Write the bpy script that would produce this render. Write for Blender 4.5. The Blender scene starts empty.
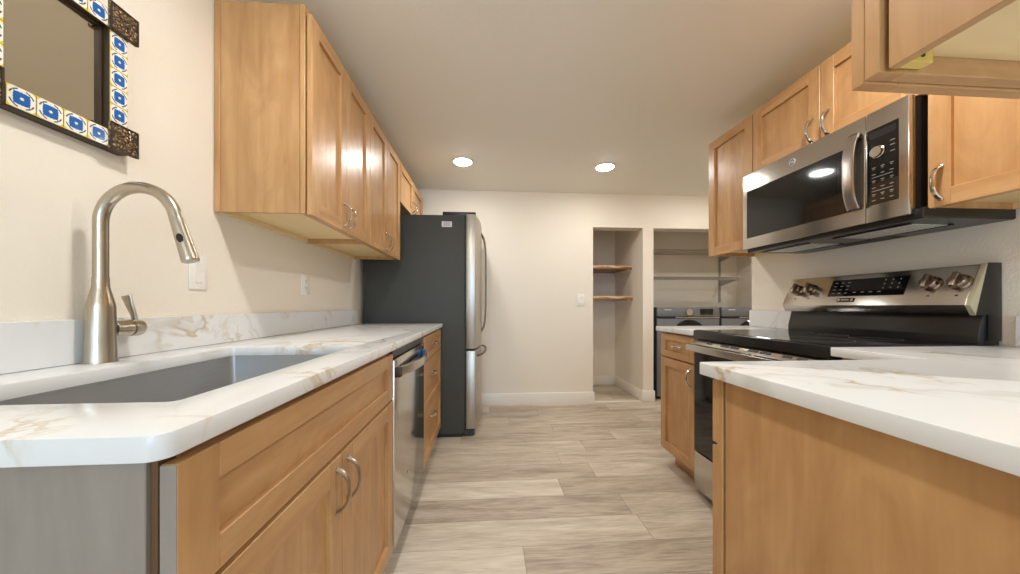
import bpy, bmesh, math, random
from mathutils import Vector, Matrix

random.seed(7)
SC = bpy.context.scene
COL = SC.collection

# ------------------------------------------------------------------ camera
F_PX, YAW, CY = 329.57, 0.0695, 305.58
cam_d = bpy.data.cameras.new('camera')
cam_d.sensor_width = 36.0
cam_d.lens = 36.0 * F_PX / 1020.0
cam_d.shift_y = (CY - 287.0) / 1020.0
cam_d.clip_start = 0.02
cam = bpy.data.objects.new('camera', cam_d)
COL.objects.link(cam)
cam.location = (0.9959, 0.0, 1.0531)
cam.rotation_euler = (math.pi / 2, 0, -YAW)
SC.camera = cam

# ------------------------------------------------------------------ world, daylight, exposure
CEIL = 2.271
LAMP_STRENGTH = 92.0
DAY_POWER = 34.0
world = bpy.data.worlds.new('world')
SC.world = world
world.use_nodes = True
bg = world.node_tree.nodes['Background']
bg.inputs[0].default_value = (0.75, 0.85, 1.0, 1)
bg.inputs[1].default_value = 0.6

day = bpy.data.lights.new('window_daylight', 'AREA')
day.shape = 'RECTANGLE'
day.size, day.size_y = 2.2, 1.5
day.energy = DAY_POWER
day.color = (0.47, 0.72, 1.0)
day_o = bpy.data.objects.new('window_daylight', day)
COL.objects.link(day_o)
day_o.location = (1.25, -3.72, 1.35)
day_o.rotation_euler = (math.pi / 2, 0, 0)     # shines along +y through the rear window

SC.view_settings.view_transform = 'Standard'
SC.view_settings.look = 'None'
SC.view_settings.gamma = 1.0
SC.view_settings.use_curve_mapping = False
SC.view_settings.exposure = 1.18
SC.cycles.max_bounces = 10
SC.cycles.diffuse_bounces = 6
SC.cycles.glossy_bounces = 5
SC.cycles.sample_clamp_indirect = 6.0
SC.cycles.use_denoising = True


# ------------------------------------------------------------------ materials
def srgb(r, g, b):
    def l(c):
        c /= 255.0
        return c / 12.92 if c <= 0.04045 else ((c + 0.055) / 1.055) ** 2.4
    return (l(r), l(g), l(b), 1)


class NT:
    def __init__(self, name):
        self.m = bpy.data.materials.new(name)
        self.m.use_nodes = True
        self.t = self.m.node_tree
        self.b = self.t.nodes['Principled BSDF']

    def n(self, kind, **kw):
        nd = self.t.nodes.new(kind)
        for k, v in kw.items():
            setattr(nd, k, v)
        return nd

    def l(self, a, b):
        self.t.links.new(a, b)

    def math(self, op, a, b=None, clamp=False):
        nd = self.n('ShaderNodeMath', operation=op)
        nd.use_clamp = clamp
        for i, v in enumerate((a, b)):
            if v is None:
                continue
            if isinstance(v, (int, float)):
                nd.inputs[i].default_value = v
            else:
                self.l(v, nd.inputs[i])
        return nd.outputs[0]

    def coords(self, scale=(1, 1, 1), rand=True, src='Object'):
        tc = self.n('ShaderNodeTexCoord')
        mp = self.n('ShaderNodeMapping')
        mp.inputs['Scale'].default_value = scale
        if rand:
            oi = self.n('ShaderNodeObjectInfo')
            va = self.n('ShaderNodeVectorMath', operation='MULTIPLY_ADD')
            cb = self.n('ShaderNodeCombineXYZ')
            for i in range(3):
                self.l(oi.outputs['Random'], cb.inputs[i])
            self.l(cb.outputs[0], va.inputs[0])
            va.inputs[1].default_value = (13.1, 7.7, 5.3)
            self.l(tc.outputs[src], va.inputs[2])
            self.l(va.outputs[0], mp.inputs[0])
        else:
            self.l(tc.outputs[src], mp.inputs[0])
        return mp.outputs[0]

    def noise(self, vec, scale, detail=3, rough=0.5, dist=0.0):
        nd = self.n('ShaderNodeTexNoise')
        nd.inputs['Scale'].default_value = scale
        nd.inputs['Detail'].default_value = detail
        nd.inputs['Roughness'].default_value = rough
        nd.inputs['Distortion'].default_value = dist
        if vec is not None:
            self.l(vec, nd.inputs['Vector'])
        return nd.outputs[0]

    def ramp(self, fac, stops):
        nd = self.n('ShaderNodeValToRGB')
        cr = nd.color_ramp
        while len(cr.elements) < len(stops):
            cr.elements.new(0.5)
        for e, (p, c) in zip(cr.elements, stops):
            e.position = p
            e.color = c
        self.l(fac, nd.inputs[0])
        return nd.outputs[0]

    def mix(self, fac, a, b, blend='MIX'):
        nd = self.n('ShaderNodeMix', data_type='RGBA', blend_type=blend)
        for sock, v in ((nd.inputs[0], fac), (nd.inputs[6], a), (nd.inputs[7], b)):
            if isinstance(v, (int, float)):
                sock.default_value = v
            elif isinstance(v, tuple):
                sock.default_value = v
            else:
                self.l(v, sock)
        return nd.outputs[2]

    def bump(self, h, strength=0.2, dist=0.002):
        nd = self.n('ShaderNodeBump')
        nd.inputs['Strength'].default_value = strength
        nd.inputs['Distance'].default_value = dist
        self.l(h, nd.inputs['Height'])
        self.l(nd.outputs[0], self.b.inputs['Normal'])

    def set(self, color=None, rough=None, metal=None, spec=None):
        for k, v in (('Base Color', color), ('Roughness', rough), ('Metallic', metal), ('Specular IOR Level', spec)):
            if v is None:
                continue
            if isinstance(v, (int, float, tuple)):
                self.b.inputs[k].default_value = v
            else:
                self.l(v, self.b.inputs[k])
        return self


def plain(name, color, rough=0.5, metal=0.0, var=0.04, scale=30, bump=0.0, spec=0.5):
    """A surface of one colour with a faint procedural mottling."""
    t = NT(name)
    v = t.coords()
    nz = t.noise(v, scale, 3)
    c2 = tuple(min(1, c * (1 + var)) for c in color[:3]) + (1,)
    c1 = tuple(c * (1 - var) for c in color[:3]) + (1,)
    t.set(t.mix(nz, c1, c2), rough, metal, spec)
    if bump:
        t.bump(nz, bump, 0.001)
    return t.m


def wall_paint(name, color, bump=0.25, scale=110):
    t = NT(name)
    v = t.coords(rand=False)
    big = t.noise(v, 1.3, 2)
    c1 = tuple(c * 0.975 for c in color[:3]) + (1,)
    t.set(t.mix(big, c1, color), 0.62, 0, 0.3)
    t.bump(t.noise(v, scale, 3, 0.55), bump, 0.006)
    return t.m


def wood(name, axis, light, dark, rough=0.33, fig=1.0):
    t = NT(name)
    sc = [16.0, 16.0, 16.0]
    sc[axis] = 1.1
    v = t.coords(tuple(sc))
    g1 = t.noise(v, 1.0, 4, 0.55, 1.6)
    sc2 = [90.0, 90.0, 90.0]
    sc2[axis] = 3.0
    g2 = t.noise(t.coords(tuple(sc2)), 1.0, 2, 0.5)
    sc3 = [9.0, 9.0, 9.0]
    sc3[axis] = 3.0
    blot = t.noise(t.coords(tuple(sc3)), 1.0, 3, 0.55, 1.8)
    f = t.math('ADD', t.math('MULTIPLY', g1, 0.42), t.math('MULTIPLY', blot, 0.5))
    f = t.math('ADD', f, t.math('MULTIPLY', g2, 0.12))
    f = t.math('ADD', t.math('MULTIPLY', t.math('SUBTRACT', f, 0.51), 2.1 * fig), 0.5, True)
    t.set(t.mix(f, dark, light), rough, 0, 0.45)
    t.bump(g2, 0.04, 0.0006)
    return t.m


def steel(name, color, rough, axis=1, streak=0.10):
    t = NT(name)
    sc = [420.0, 420.0, 420.0]
    sc[axis] = 3.0
    g = t.noise(t.coords(tuple(sc)), 1.0, 2)
    c1 = tuple(c * (1 - streak) for c in color[:3]) + (1,)
    c2 = tuple(min(1, c * (1 + streak)) for c in color[:3]) + (1,)
    t.set(t.mix(g, c1, c2), rough, 1.0)
    t.bump(g, 0.05, 0.0004)
    return t.m


def quartz(name):
    t = NT(name)
    v = t.coords(rand=False)
    warp = t.n('ShaderNodeTexNoise')
    warp.inputs['Scale'].default_value = 2.2
    warp.inputs['Detail'].default_value = 3
    t.l(v, warp.inputs['Vector'])
    wv = t.n('ShaderNodeVectorMath', operation='MULTIPLY_ADD')
    t.l(warp.outputs[1], wv.inputs[0])
    wv.inputs[1].default_value = (0.55, 0.55, 0.55)
    t.l(v, wv.inputs[2])
    p = wv.outputs[0]
    n1 = t.noise(p, 2.1, 5, 0.55)
    d1 = t.math('ABSOLUTE', t.math('SUBTRACT', n1, 0.5))
    vein = t.math('SUBTRACT', 1.0, t.math('MULTIPLY', d1, 55.0), True)
    n1b = t.noise(p, 7.5, 4, 0.6)
    d1b = t.math('ABSOLUTE', t.math('SUBTRACT', n1b, 0.5))
    fine = t.math('SUBTRACT', 1.0, t.math('MULTIPLY', d1b, 22.0), True)
    m1 = t.noise(v, 2.6, 2)
    mask = t.math('MULTIPLY', t.math('SUBTRACT', m1, 0.48), 8.0, True)
    soft = t.math('MULTIPLY', t.math('SUBTRACT', t.noise(v, 3.4, 3), 0.56), 7.0, True)
    gold = t.math('ADD', t.math('MULTIPLY', vein, mask), t.math('MULTIPLY', t.math('MULTIPLY', fine, soft), 0.9), True)
    n2 = t.noise(p, 1.1, 4, 0.5)
    d2 = t.math('ABSOLUTE', t.math('SUBTRACT', n2, 0.47))
    grey = t.math('MULTIPLY', t.math('SUBTRACT', 1.0, t.math('MULTIPLY', d2, 60.0), True), 0.28)
    base = t.mix(t.noise(v, 1.6, 2), srgb(217, 218, 218), srgb(231, 232, 232))
    c = t.mix(grey, base, srgb(170, 164, 150))
    c = t.mix(t.math('MULTIPLY', gold, 0.75), c, srgb(186, 158, 104))
    t.set(c, 0.19, 0, 0.5)
    return t.m


def planks(name):
    """Grey-beige vinyl planks laid along x, each with its own tone and grain."""
    t = NT(name)
    tc = t.n('ShaderNodeTexCoord')
    sp = t.n('ShaderNodeSeparateXYZ')
    t.l(tc.outputs['Object'], sp.inputs[0])
    W, L = 0.183, 1.22
    yy = t.math('DIVIDE', t.math('ADD', sp.outputs[1], 0.03), W)
    row = t.math('FLOOR', yy)
    wn = t.n('ShaderNodeTexWhiteNoise', noise_dimensions='1D')
    t.l(row, wn.inputs['W'])
    xx = t.math('ADD', t.math('DIVIDE', sp.outputs[0], L), t.math('MULTIPLY', wn.outputs[0], 7.0))
    idx = t.math('FLOOR', xx)
    cb = t.n('ShaderNodeCombineXYZ')
    t.l(row, cb.inputs[0])
    t.l(idx, cb.inputs[1])
    wn2 = t.n('ShaderNodeTexWhiteNoise', noise_dimensions='3D')
    t.l(cb.outputs[0], wn2.inputs['Vector'])
    tone = wn2.outputs[0]
    # grain coordinates, shifted per plank
    off = t.n('ShaderNodeVectorMath', operation='MULTIPLY_ADD')
    t.l(wn2.outputs[1], off.inputs[0])
    off.inputs[1].default_value = (9, 9, 9)
    t.l(tc.outputs['Object'], off.inputs[2])
    mp = t.n('ShaderNodeMapping')
    mp.inputs['Scale'].default_value = (2.2, 15.0, 1.0)
    t.l(off.outputs[0], mp.inputs[0])
    g = t.noise(mp.outputs[0], 1.0, 5, 0.6, 0.8)
    mp2 = t.n('ShaderNodeMapping')
    mp2.inputs['Scale'].default_value = (9.0, 120.0, 1.0)
    t.l(off.outputs[0], mp2.inputs[0])
    g2 = t.noise(mp2.outputs[0], 1.0, 3, 0.6)
    f = t.math('ADD', t.math('MULTIPLY', g, 1.3), t.math('MULTIPLY', g2, 0.9))
    f = t.math('ADD', t.math('SUBTRACT', f, 0.84), t.math('MULTIPLY', tone, 0.48), True)
    c = t.ramp(f, [(0.0, srgb(150, 134, 118)), (0.35, srgb(184, 169, 151)), (0.65, srgb(205, 192, 174)), (1.0, srgb(222, 211, 194))])
    # joints
    fy = t.math('FRACT', yy)
    ey = t.math('MINIMUM', fy, t.math('SUBTRACT', 1.0, fy))
    fx = t.math('FRACT', xx)
    ex = t.math('MINIMUM', fx, t.math('SUBTRACT', 1.0, fx))
    j = t.math('MAXIMUM', t.math('LESS_THAN', ey, 0.008), t.math('LESS_THAN', ex, 0.0013))
    c = t.mix(t.math('MULTIPLY', j, 0.45), c, srgb(95, 82, 70))
    t.set(c, 0.42, 0, 0.35)
    t.bump(g2, 0.06, 0.0006)
    return t.m


def emit(name, color, strength):
    t = NT(name)
    t.b.inputs['Base Color'].default_value = (0.9, 0.9, 0.9, 1)
    t.b.inputs['Emission Color'].default_value = color
    t.b.inputs['Emission Strength'].default_value = strength
    return t.m


def bronze(name):
    t = NT(name)
    v = t.coords(rand=False)
    vo = t.n('ShaderNodeTexVoronoi', feature='DISTANCE_TO_EDGE')
    vo.inputs['Scale'].default_value = 105
    t.l(v, vo.inputs['Vector'])
    h = t.math('MULTIPLY', vo.outputs[0], 3.0, True)
    t.set(t.mix(h, srgb(46, 34, 26), srgb(176, 150, 112)), 0.4, 0.5)
    t.bump(h, 0.9, 0.003)
    return t.m


def mesh_filter(name):
    t = NT(name)
    v = t.coords(rand=False)
    vo = t.n('ShaderNodeTexVoronoi')
    vo.inputs['Scale'].default_value = 260
    t.l(v, vo.inputs['Vector'])
    t.set(t.ramp(vo.outputs[0], [(0.1, srgb(110, 110, 106)), (0.6, srgb(236, 236, 230))]), 0.5, 0.3)
    t.bump(vo.outputs[0], 0.7, 0.002)
    return t.m


LIGHT, DARK = srgb(205, 162, 112), srgb(164, 119, 74)
M = {}
M['wall'] = wall_paint('wall_paint', srgb(236, 227, 212))
M['wall_smooth'] = wall_paint('recess_paint', srgb(236, 227, 213), 0.12)
M['ceiling'] = wall_paint('ceiling_paint', srgb(242, 238, 228), 0.12, 60)
M['trim'] = plain('trim_paint', srgb(236, 231, 222), 0.35, 0, 0.02)
M['floor'] = planks('vinyl_planks')
for nm, ax in (('x', 0), ('y', 1), ('z', 2)):
    M['wood_' + nm] = wood('maple_' + nm, ax, LIGHT, DARK)
M['wood_shade'] = wood('maple_frame', 2, srgb(190, 142, 92), srgb(160, 112, 66))
M['ply_y'] = wood('birch_underside', 1, srgb(240, 217, 170), srgb(224, 195, 140), 0.5, 0.7)
M['ply_x'] = wood('birch_underside_x', 0, srgb(240, 219, 174), srgb(224, 199, 146), 0.5, 0.7)
M['sheen_wood'] = wood('grey_sheen_wood', 2, srgb(152, 143, 134), srgb(128, 118, 108), 0.5, 0.9)  # grey daylight sheen put into the wood colour of window-facing surfaces
M['live_wood'] = wood('live_edge_board', 0, srgb(176, 126, 76), srgb(118, 74, 40), 0.4)
M['bark'] = plain('pale_live_edge', srgb(214, 184, 140), 0.7, 0, 0.25, 60, 0.5)
M['dark_strip'] = plain('dark_brown_strip', srgb(98, 68, 42), 0.6)
M['kick'] = plain('dark_toe_kick', srgb(74, 60, 48), 0.6)
M['quartz'] = quartz('gold_veined_quartz')
M['steel'] = steel('brushed_steel', srgb(196, 190, 182), 0.22, 1)
M['steel_z'] = steel('brushed_steel_upright', srgb(190, 186, 180), 0.26, 2)
M['sink_steel'] = steel('sink_steel', srgb(196, 196, 196), 0.42, 1)
M['dw_steel'] = steel('dishwasher_steel', srgb(206, 202, 196), 0.16, 2, 0.05)
M['nickel'] = steel('brushed_nickel', srgb(186, 176, 160), 0.28, 2)
M['chrome'] = plain('polished_nickel', srgb(214, 208, 198), 0.14, 1.0, 0.02)
M['black_gloss'] = plain('black_glass', srgb(14, 14, 15), 0.06, 0, 0.02, spec=0.6)
M['black'] = plain('black_enamel', srgb(24, 24, 25), 0.3, 0, 0.04)
M['black_matte'] = plain('black_plastic', srgb(30, 30, 30), 0.55)
M['oven_glass'] = plain('oven_glass', srgb(16, 17, 17), 0.05, 0, 0.02, spec=0.6)
M['fridge_grey'] = plain('charcoal_steel', srgb(72, 73, 69), 0.55, 0.0, 0.06, 9, spec=0.3)
M['fridge_steel'] = steel('fridge_steel', srgb(188, 182, 172), 0.38, 2)
M['bronze_steel'] = steel('dark_nickel', srgb(108, 98, 86), 0.3, 2)
M['washer'] = plain('graphite_enamel', srgb(124, 127, 134), 0.3, 0.35, 0.03)
M['washer_dark'] = plain('graphite_side', srgb(52, 55, 60), 0.4, 0.1)
M['white_plastic'] = plain('white_plastic', srgb(238, 233, 224), 0.35, 0, 0.02)
M['white_mark'] = plain('white_print', srgb(222, 222, 218), 0.5, 0, 0.02)
M['dim_print'] = plain('dim_print', srgb(140, 140, 138), 0.5, 0, 0.02)
M['grey_mark'] = plain('grey_print', srgb(120, 120, 118), 0.5, 0, 0.02)
M['dark_mark'] = plain('dark_print', srgb(44, 42, 40), 0.5, 0, 0.02)
M['blue_film'] = plain('blue_film', srgb(70, 120, 176), 0.3, 0, 0.1)
M['brass'] = plain('yellow_bracket', srgb(222, 196, 110), 0.45, 0.2)
M['mirror'] = plain('mirror_glass', srgb(232, 226, 208), 0.03, 1.0, 0.01)
M['frame_dark'] = plain('dark_bronze_moulding', srgb(62, 46, 34), 0.4, 0.3, 0.12)
M['bronze'] = bronze('embossed_bronze')
M['tile_white'] = plain('tile_white', srgb(240, 238, 228), 0.12, 0, 0.02)
M['tile_yellow'] = plain('tile_yellow', srgb(236, 208, 62), 0.12, 0, 0.05)
M['tile_blue'] = plain('tile_blue', srgb(32, 98, 170), 0.12, 0, 0.10, 200)
M['tile_green'] = plain('tile_green', srgb(44, 84, 58), 0.12, 0, 0.05)
M['tile_red'] = plain('tile_red', srgb(140, 60, 60), 0.12, 0, 0.05)
for nm, k in (('near', 1.12), ('far', 0.74), ('rear', 0.8)):  # rear lenses serve the added, unseen fill lights
    M['lamp_' + nm] = emit('downlight_lens_' + nm, (1.0, 0.985, 0.95, 1), LAMP_STRENGTH * k)
M['knob_steel'] = steel('knob_steel', srgb(150, 136, 122), 0.24, 2)
M['end_trim'] = plain('champagne_trim', srgb(196, 186, 156), 0.4, 0.3)
M['wire'] = plain('coated_wire', srgb(176, 168, 156), 0.4)
M['filter'] = mesh_filter('grease_filter_mesh')


# ------------------------------------------------------------------ mesh builder
class MB:
    """Collects shapes in world coordinates and links them as one mesh object."""

    def __init__(self, mats):
        self.mats = mats if isinstance(mats, (list, tuple)) else [mats]
        self.bm = bmesh.new()
        self.M = Matrix.Identity(4)

    def _merge(self, t, mi, smooth=False):
        bmesh.ops.transform(t, matrix=self.M, verts=t.verts)
        vm = {}
        for v in t.verts:
            vm[v] = self.bm.verts.new(v.co)
        for f in t.faces:
            try:
                nf = self.bm.faces.new([vm[v] for v in f.verts])
                nf.material_index = mi
                nf.smooth = smooth
            except ValueError:
                pass
        t.free()

    def box(self, x0, x1, y0, y1, z0, z1, bev=0.0, mi=0, seg=1):
        t = bmesh.new()
        bmesh.ops.create_cube(t, size=1.0)
        s = Vector((abs(x1 - x0), abs(y1 - y0), abs(z1 - z0)))
        c = Vector(((x0 + x1) / 2, (y0 + y1) / 2, (z0 + z1) / 2))
        for v in t.verts:
            v.co = Vector((v.co.x * s.x, v.co.y * s.y, v.co.z * s.z)) + c
        if bev > 0:
            bev = min(bev, min(s) * 0.45)
            bmesh.ops.bevel(t, geom=list(t.edges), offset=bev, segments=seg, affect='EDGES', profile=0.5)
        self._merge(t, mi)
        return self

    def prism(self, poly, axis, a, b, bev=0.0, mi=0, seg=2, smooth=False):
        """poly = 2D points; extruded along axis ('x': (y,z), 'y': (x,z), 'z': (x,y)) from a to b."""
        t = bmesh.new()

        def P(p, h):
            if axis == 'x':
                return (h, p[0], p[1])
            if axis == 'y':
                return (p[0], h, p[1])
            return (p[0], p[1], h)
        lo = [t.verts.new(P(p, a)) for p in poly]
        hi = [t.verts.new(P(p, b)) for p in poly]
        n = len(poly)
        t.faces.new(lo[::-1])
        t.faces.new(hi)
        for i in range(n):
            t.faces.new((lo[i], lo[(i + 1) % n], hi[(i + 1) % n], hi[i]))
        bmesh.ops.recalc_face_normals(t, faces=t.faces)
        if bev > 0:
            bmesh.ops.bevel(t, geom=list(t.edges), offset=bev, segments=seg, affect='EDGES', profile=0.5)
        self._merge(t, mi, smooth)
        return self

    def lathe(self, prof, org, axis='z', n=28, mi=0, smooth=True):
        """prof = [(radius, height)], revolved about a line through org."""
        t = bmesh.new()
        ax = Vector(axis) if not isinstance(axis, str) else Vector({'x': (1, 0, 0), 'y': (0, 1, 0), 'z': (0, 0, 1)}[axis])
        ax.normalize()
        q = Vector((0, 0, 1)).rotation_difference(ax)
        rings = []
        for r, h in prof:
            if r < 1e-6:
                rings.append([t.verts.new(Vector(org) + q @ Vector((0, 0, h)))])
            else:
                rings.append([t.verts.new(Vector(org) + q @ Vector((r * math.cos(2 * math.pi * k / n), r * math.sin(2 * math.pi * k / n), h))) for k in range(n)])
        for A, B in zip(rings, rings[1:]):
            for k in range(n):
                k2 = (k + 1) % n
                if len(A) == 1 and len(B) == 1:
                    continue
                if len(A) == 1:
                    t.faces.new((A[0], B[k], B[k2]))
                elif len(B) == 1:
                    t.faces.new((A[k], A[k2], B[0]))
                else:
                    t.faces.new((A[k], A[k2], B[k2], B[k]))
        for R in (rings[0], rings[-1]):
            if len(R) > 1:
                t.faces.new(R)
        bmesh.ops.recalc_face_normals(t, faces=t.faces)
        self._merge(t, mi, smooth)
        return self

    def sweep(self, pts, ra, rb=None, side=(0, 0, 1), n=12, mi=0, square=False, smooth=True):
        """Sweeps an ellipse (ra along side, rb across) or a rounded bar along pts."""
        t = bmesh.new()
        pts = [Vector(p) for p in pts]
        m = len(pts)
        ra = ra if isinstance(ra, (list, tuple)) else [ra] * m
        rb = ra if rb is None else (rb if isinstance(rb, (list, tuple)) else [rb] * m)
        rings = []
        for i, p in enumerate(pts):
            d = (pts[min(i + 1, m - 1)] - pts[max(i - 1, 0)]).normalized()
            s = Vector(side) - d * Vector(side).dot(d)
            s.normalize()
            o = d.cross(s)
            ring = []
            for k in range(n):
                a = 2 * math.pi * (k + 0.5) / n
                ca, sa = math.cos(a), math.sin(a)
                if square:
                    e = 0.35
                    ca = math.copysign(abs(ca) ** e, ca)
                    sa = math.copysign(abs(sa) ** e, sa)
                ring.append(t.verts.new(p + s * (ra[i] * ca) + o * (rb[i] * sa)))
            rings.append(ring)
        for A, B in zip(rings, rings[1:]):
            for k in range(n):
                k2 = (k + 1) % n
                t.faces.new((A[k], A[k2], B[k2], B[k]))
        t.faces.new(rings[0])
        t.faces.new(rings[-1])
        bmesh.ops.recalc_face_normals(t, faces=t.faces)
        self._merge(t, mi, smooth)
        return self

    def poly(self, pts, mi=0):
        vs = [self.bm.verts.new(self.M @ Vector(p)) for p in pts]
        f = self.bm.faces.new(vs)
        f.material_index = mi
        return self

    def build(self, name, parent=None, origin=None, recalc=True, auto=True):
        me = bpy.data.meshes.new(name)
        if recalc:
            bmesh.ops.recalc_face_normals(self.bm, faces=self.bm.faces)
        if parent is not None:
            root = parent
            while root.parent:
                root = root.parent
            off = root.location.copy()
        else:
            off = Vector(origin) if origin is not None else Vector((0, 0, 0))
        for v in self.bm.verts:
            v.co -= off
        self.bm.to_mesh(me)
        self.bm.free()
        for m in self.mats:
            me.materials.append(m)
        if auto:
            me.set_sharp_from_angle(angle=math.radians(24))
        o = bpy.data.objects.new(name, me)
        COL.objects.link(o)
        if parent is not None:
            o.parent = parent
        else:
            o.location = off
        return o


def thing(name, label, cat, loc, group=None):
    o = bpy.data.objects.new(name, None)
    o.empty_display_size = 0.05
    COL.objects.link(o)
    o.location = loc
    return tag(o, label, cat, group)


def tag(o, label, cat, group=None):
    o['label'] = label
    o['category'] = cat
    if group:
        o['group'] = group
    return o


def struct(o, label=None):
    o['kind'] = 'structure'
    if label:
        o['label'] = label
    return o


def frame_matrix(origin, u, w):
    """Local (u along width, v up, w outward) to world."""
    u, w, v = Vector(u), Vector(w), Vector((0, 0, 1))
    m = Matrix((
        (u.x, v.x, w.x, origin[0]),
        (u.y, v.y, w.y, origin[1]),
        (u.z, v.z, w.z, origin[2]),
        (0, 0, 0, 1)))
    return m


def text_into(mb, body, size, mat4, mi=0, depth=0.0006):
    """Adds raised lettering (built-in font) to mb; mat4 maps text xy to the surface."""
    cu = bpy.data.curves.new('lettering', 'FONT')
    cu.body = body
    cu.size = size
    cu.align_x = 'CENTER'
    cu.align_y = 'CENTER'
    cu.extrude = depth
    ob = bpy.data.objects.new('lettering', cu)
    COL.objects.link(ob)
    dg = bpy.context.evaluated_depsgraph_get()
    me = bpy.data.meshes.new_from_object(ob.evaluated_get(dg))
    t = bmesh.new()
    t.from_mesh(me)
    bmesh.ops.transform(t, matrix=mat4, verts=t.verts)
    old = mb.M
    mb.M = Matrix.Identity(4)
    mb._merge(t, mi)
    mb.M = old
    bpy.data.objects.remove(ob)
    bpy.data.curves.remove(cu)
    bpy.data.meshes.remove(me)


def wood_uvw(u):
    """Material list (stile, rail, panel) for a front whose width runs along u."""
    ax = 'x' if abs(u[0]) > 0.5 else 'y'
    return [M['wood_z'], M['wood_' + ax]]


def shaker(name, parent, org, u, w, width, height, stile=0.057, rail=None, flat=False, horizontal=False, edge=None):
    """Recessed-panel front; org = lower corner at the back face."""
    rail = stile if rail is None else rail
    mats = wood_uvw(u) + ([edge] if edge else [])
    mb = MB(mats)
    mb.M = frame_matrix(org, u, w)
    T, b = 0.019, 0.0012
    pm = 1 if horizontal else 0
    mb.box(0, stile, 0, height, 0, T, b, 0)
    mb.box(width - stile, width, 0, height, 0, T, b, 0)
    mb.box(stile, width - stile, 0, rail, 0, T, b, 1)
    mb.box(stile, width - stile, height - rail, height, 0, T, b, 1)
    mb.box(stile - 0.004, width - stile + 0.004, rail - 0.004, height - rail + 0.004, 0.002, T - 0.0115, 0, pm)
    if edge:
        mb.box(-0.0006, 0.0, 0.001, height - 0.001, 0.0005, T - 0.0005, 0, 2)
    return mb.build(name, parent)


def pull(parent, org, u, w, length=0.105, vertical=True, mat='chrome', out=0.03):
    """Bowed cabinet pull; org = its centre on the face."""
    mb = MB(M[mat])
    mb.M = frame_matrix(org, u, w)
    pts, ra, rb = [], [], []
    N = 14
    for i in range(N + 1):
        s = -1 + 2 * i / N
        a = s * length / 2
        h = 0.0005 + out * (1 - abs(s) ** 2.6) ** 0.75
        pts.append((0, a, h) if vertical else (a, 0, h))
        ra.append(0.0056 + 0.0032 * abs(s) ** 3 + 0.0014 * (1 - abs(s)))
        rb.append(0.0040 + 0.0010 * abs(s) ** 2)
    mb.sweep(pts, ra, rb, side=(1, 0, 0) if vertical else (0, 1, 0), n=10)
    for s in (-1, 1):
        a = s * length / 2
        o = (0, a, 0) if vertical else (a, 0, 0)
        mb.lathe([(0.0075, 0.0), (0.0075, 0.002), (0.005, 0.004), (0.0, 0.0045)], o, 'z', 12)
    return mb.build('handle', parent)


UY, UX = (0, 1, 0), (1, 0, 0)
PX, NX, PY, NY = (1, 0, 0), (-1, 0, 0), (0, 1, 0), (0, -1, 0)

# ------------------------------------------------------------------ room shell
BACK, RW, REND = 3.508, 2.791, 2.122
REAR = -3.6
HALLX = 5.6
struct(MB(M['floor']).box(-0.1, HALLX + 0.1, REAR - 0.1, 4.42, -0.08, 0).build('floor'))
struct(MB(M['ceiling']).box(-0.1, HALLX + 0.1, REAR - 0.1, 4.42, CEIL, CEIL + 0.1).build('ceiling'))
struct(MB(M['wall']).box(-0.12, 0, REAR - 0.1, 4.42, 0, CEIL).build('wall_left'))
struct(MB(M['wall']).box(RW, RW + 0.12, REAR, REND, 0, CEIL).build('wall_right'))
wb = MB(M['wall'])
HEAD, THK = 1.905, 0.15
wb.box(0, 2.144, BACK, BACK + THK, 0, CEIL)
wb.box(2.144, 2.702, BACK, BACK + THK, HEAD, CEIL)
wb.box(2.702, 2.822, BACK, BACK + THK, 0, CEIL)
wb.box(2.822, 4.42, BACK, BACK + THK, HEAD, CEIL)
wb.box(4.42, HALLX, BACK, BACK + THK, 0, CEIL)
struct(wb.build('wall_back'))
rec = MB(M['wall_smooth'])
rec.box(2.04, 4.54, 4.30, 4.40, 0, CEIL)
struct(rec.build('wall_recess_back'))
struct(MB(M['wall_smooth']).box(2.04, 2.10, BACK + THK, 4.30, 0, CEIL).build('wall_pantry_left'))
struct(MB(M['wall_smooth']).box(2.702, 2.822, BACK + THK, 4.30, 0, CEIL).build('wall_pantry_right'))
struct(MB(M['wall_smooth']).box(4.42, 4.54, BACK + THK, 4.30, 0, CEIL).build('wall_laundry_right'))
struct(MB(M['wall']).box(HALLX, HALLX + 0.1, REND - 0.12, BACK, 0, CEIL).build('wall_hall_end'))
struct(MB(M['wall']).box(RW + 0.12, HALLX, REND - 0.12, REND, 0, CEIL).build('wall_hall_side'))
# rear wall of the living area with its daylight window
wr = MB(M['wall'])
WX0, WX1, WZ0, WZ1 = 0.15, 2.35, 0.6, 2.1
wr.box(0, WX0, REAR - 0.1, REAR, 0, CEIL)
wr.box(WX1, RW + 0.12, REAR - 0.1, REAR, 0, CEIL)
wr.box(WX0, WX1, REAR - 0.1, REAR, 0, WZ0)
wr.box(WX0, WX1, REAR - 0.1, REAR, WZ1, CEIL)
struct(wr.build('wall_rear'))
wn = MB(M['trim'])
for a, b in ((WX0, WX0 + 0.05), (WX1 - 0.05, WX1), (1.225, 1.275)):
    wn.box(a, b, REAR - 0.08, REAR - 0.03, WZ0, WZ1, 0.004)
for a, b in ((WZ0, WZ0 + 0.05), (WZ1 - 0.05, WZ1)):
    wn.box(WX0, WX1, REAR - 0.08, REAR - 0.03, a, b, 0.004)
struct(wn.build('window_1'))


def skirting(name, pts, h=0.118, t=0.014):
    mb = MB(M['trim'])
    for (x0, x1, y0, y1) in pts:
        mb.box(x0, x1, y0, y1, 0.0, h, 0.004, 0, 2)
    return struct(mb.build(name))


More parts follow.
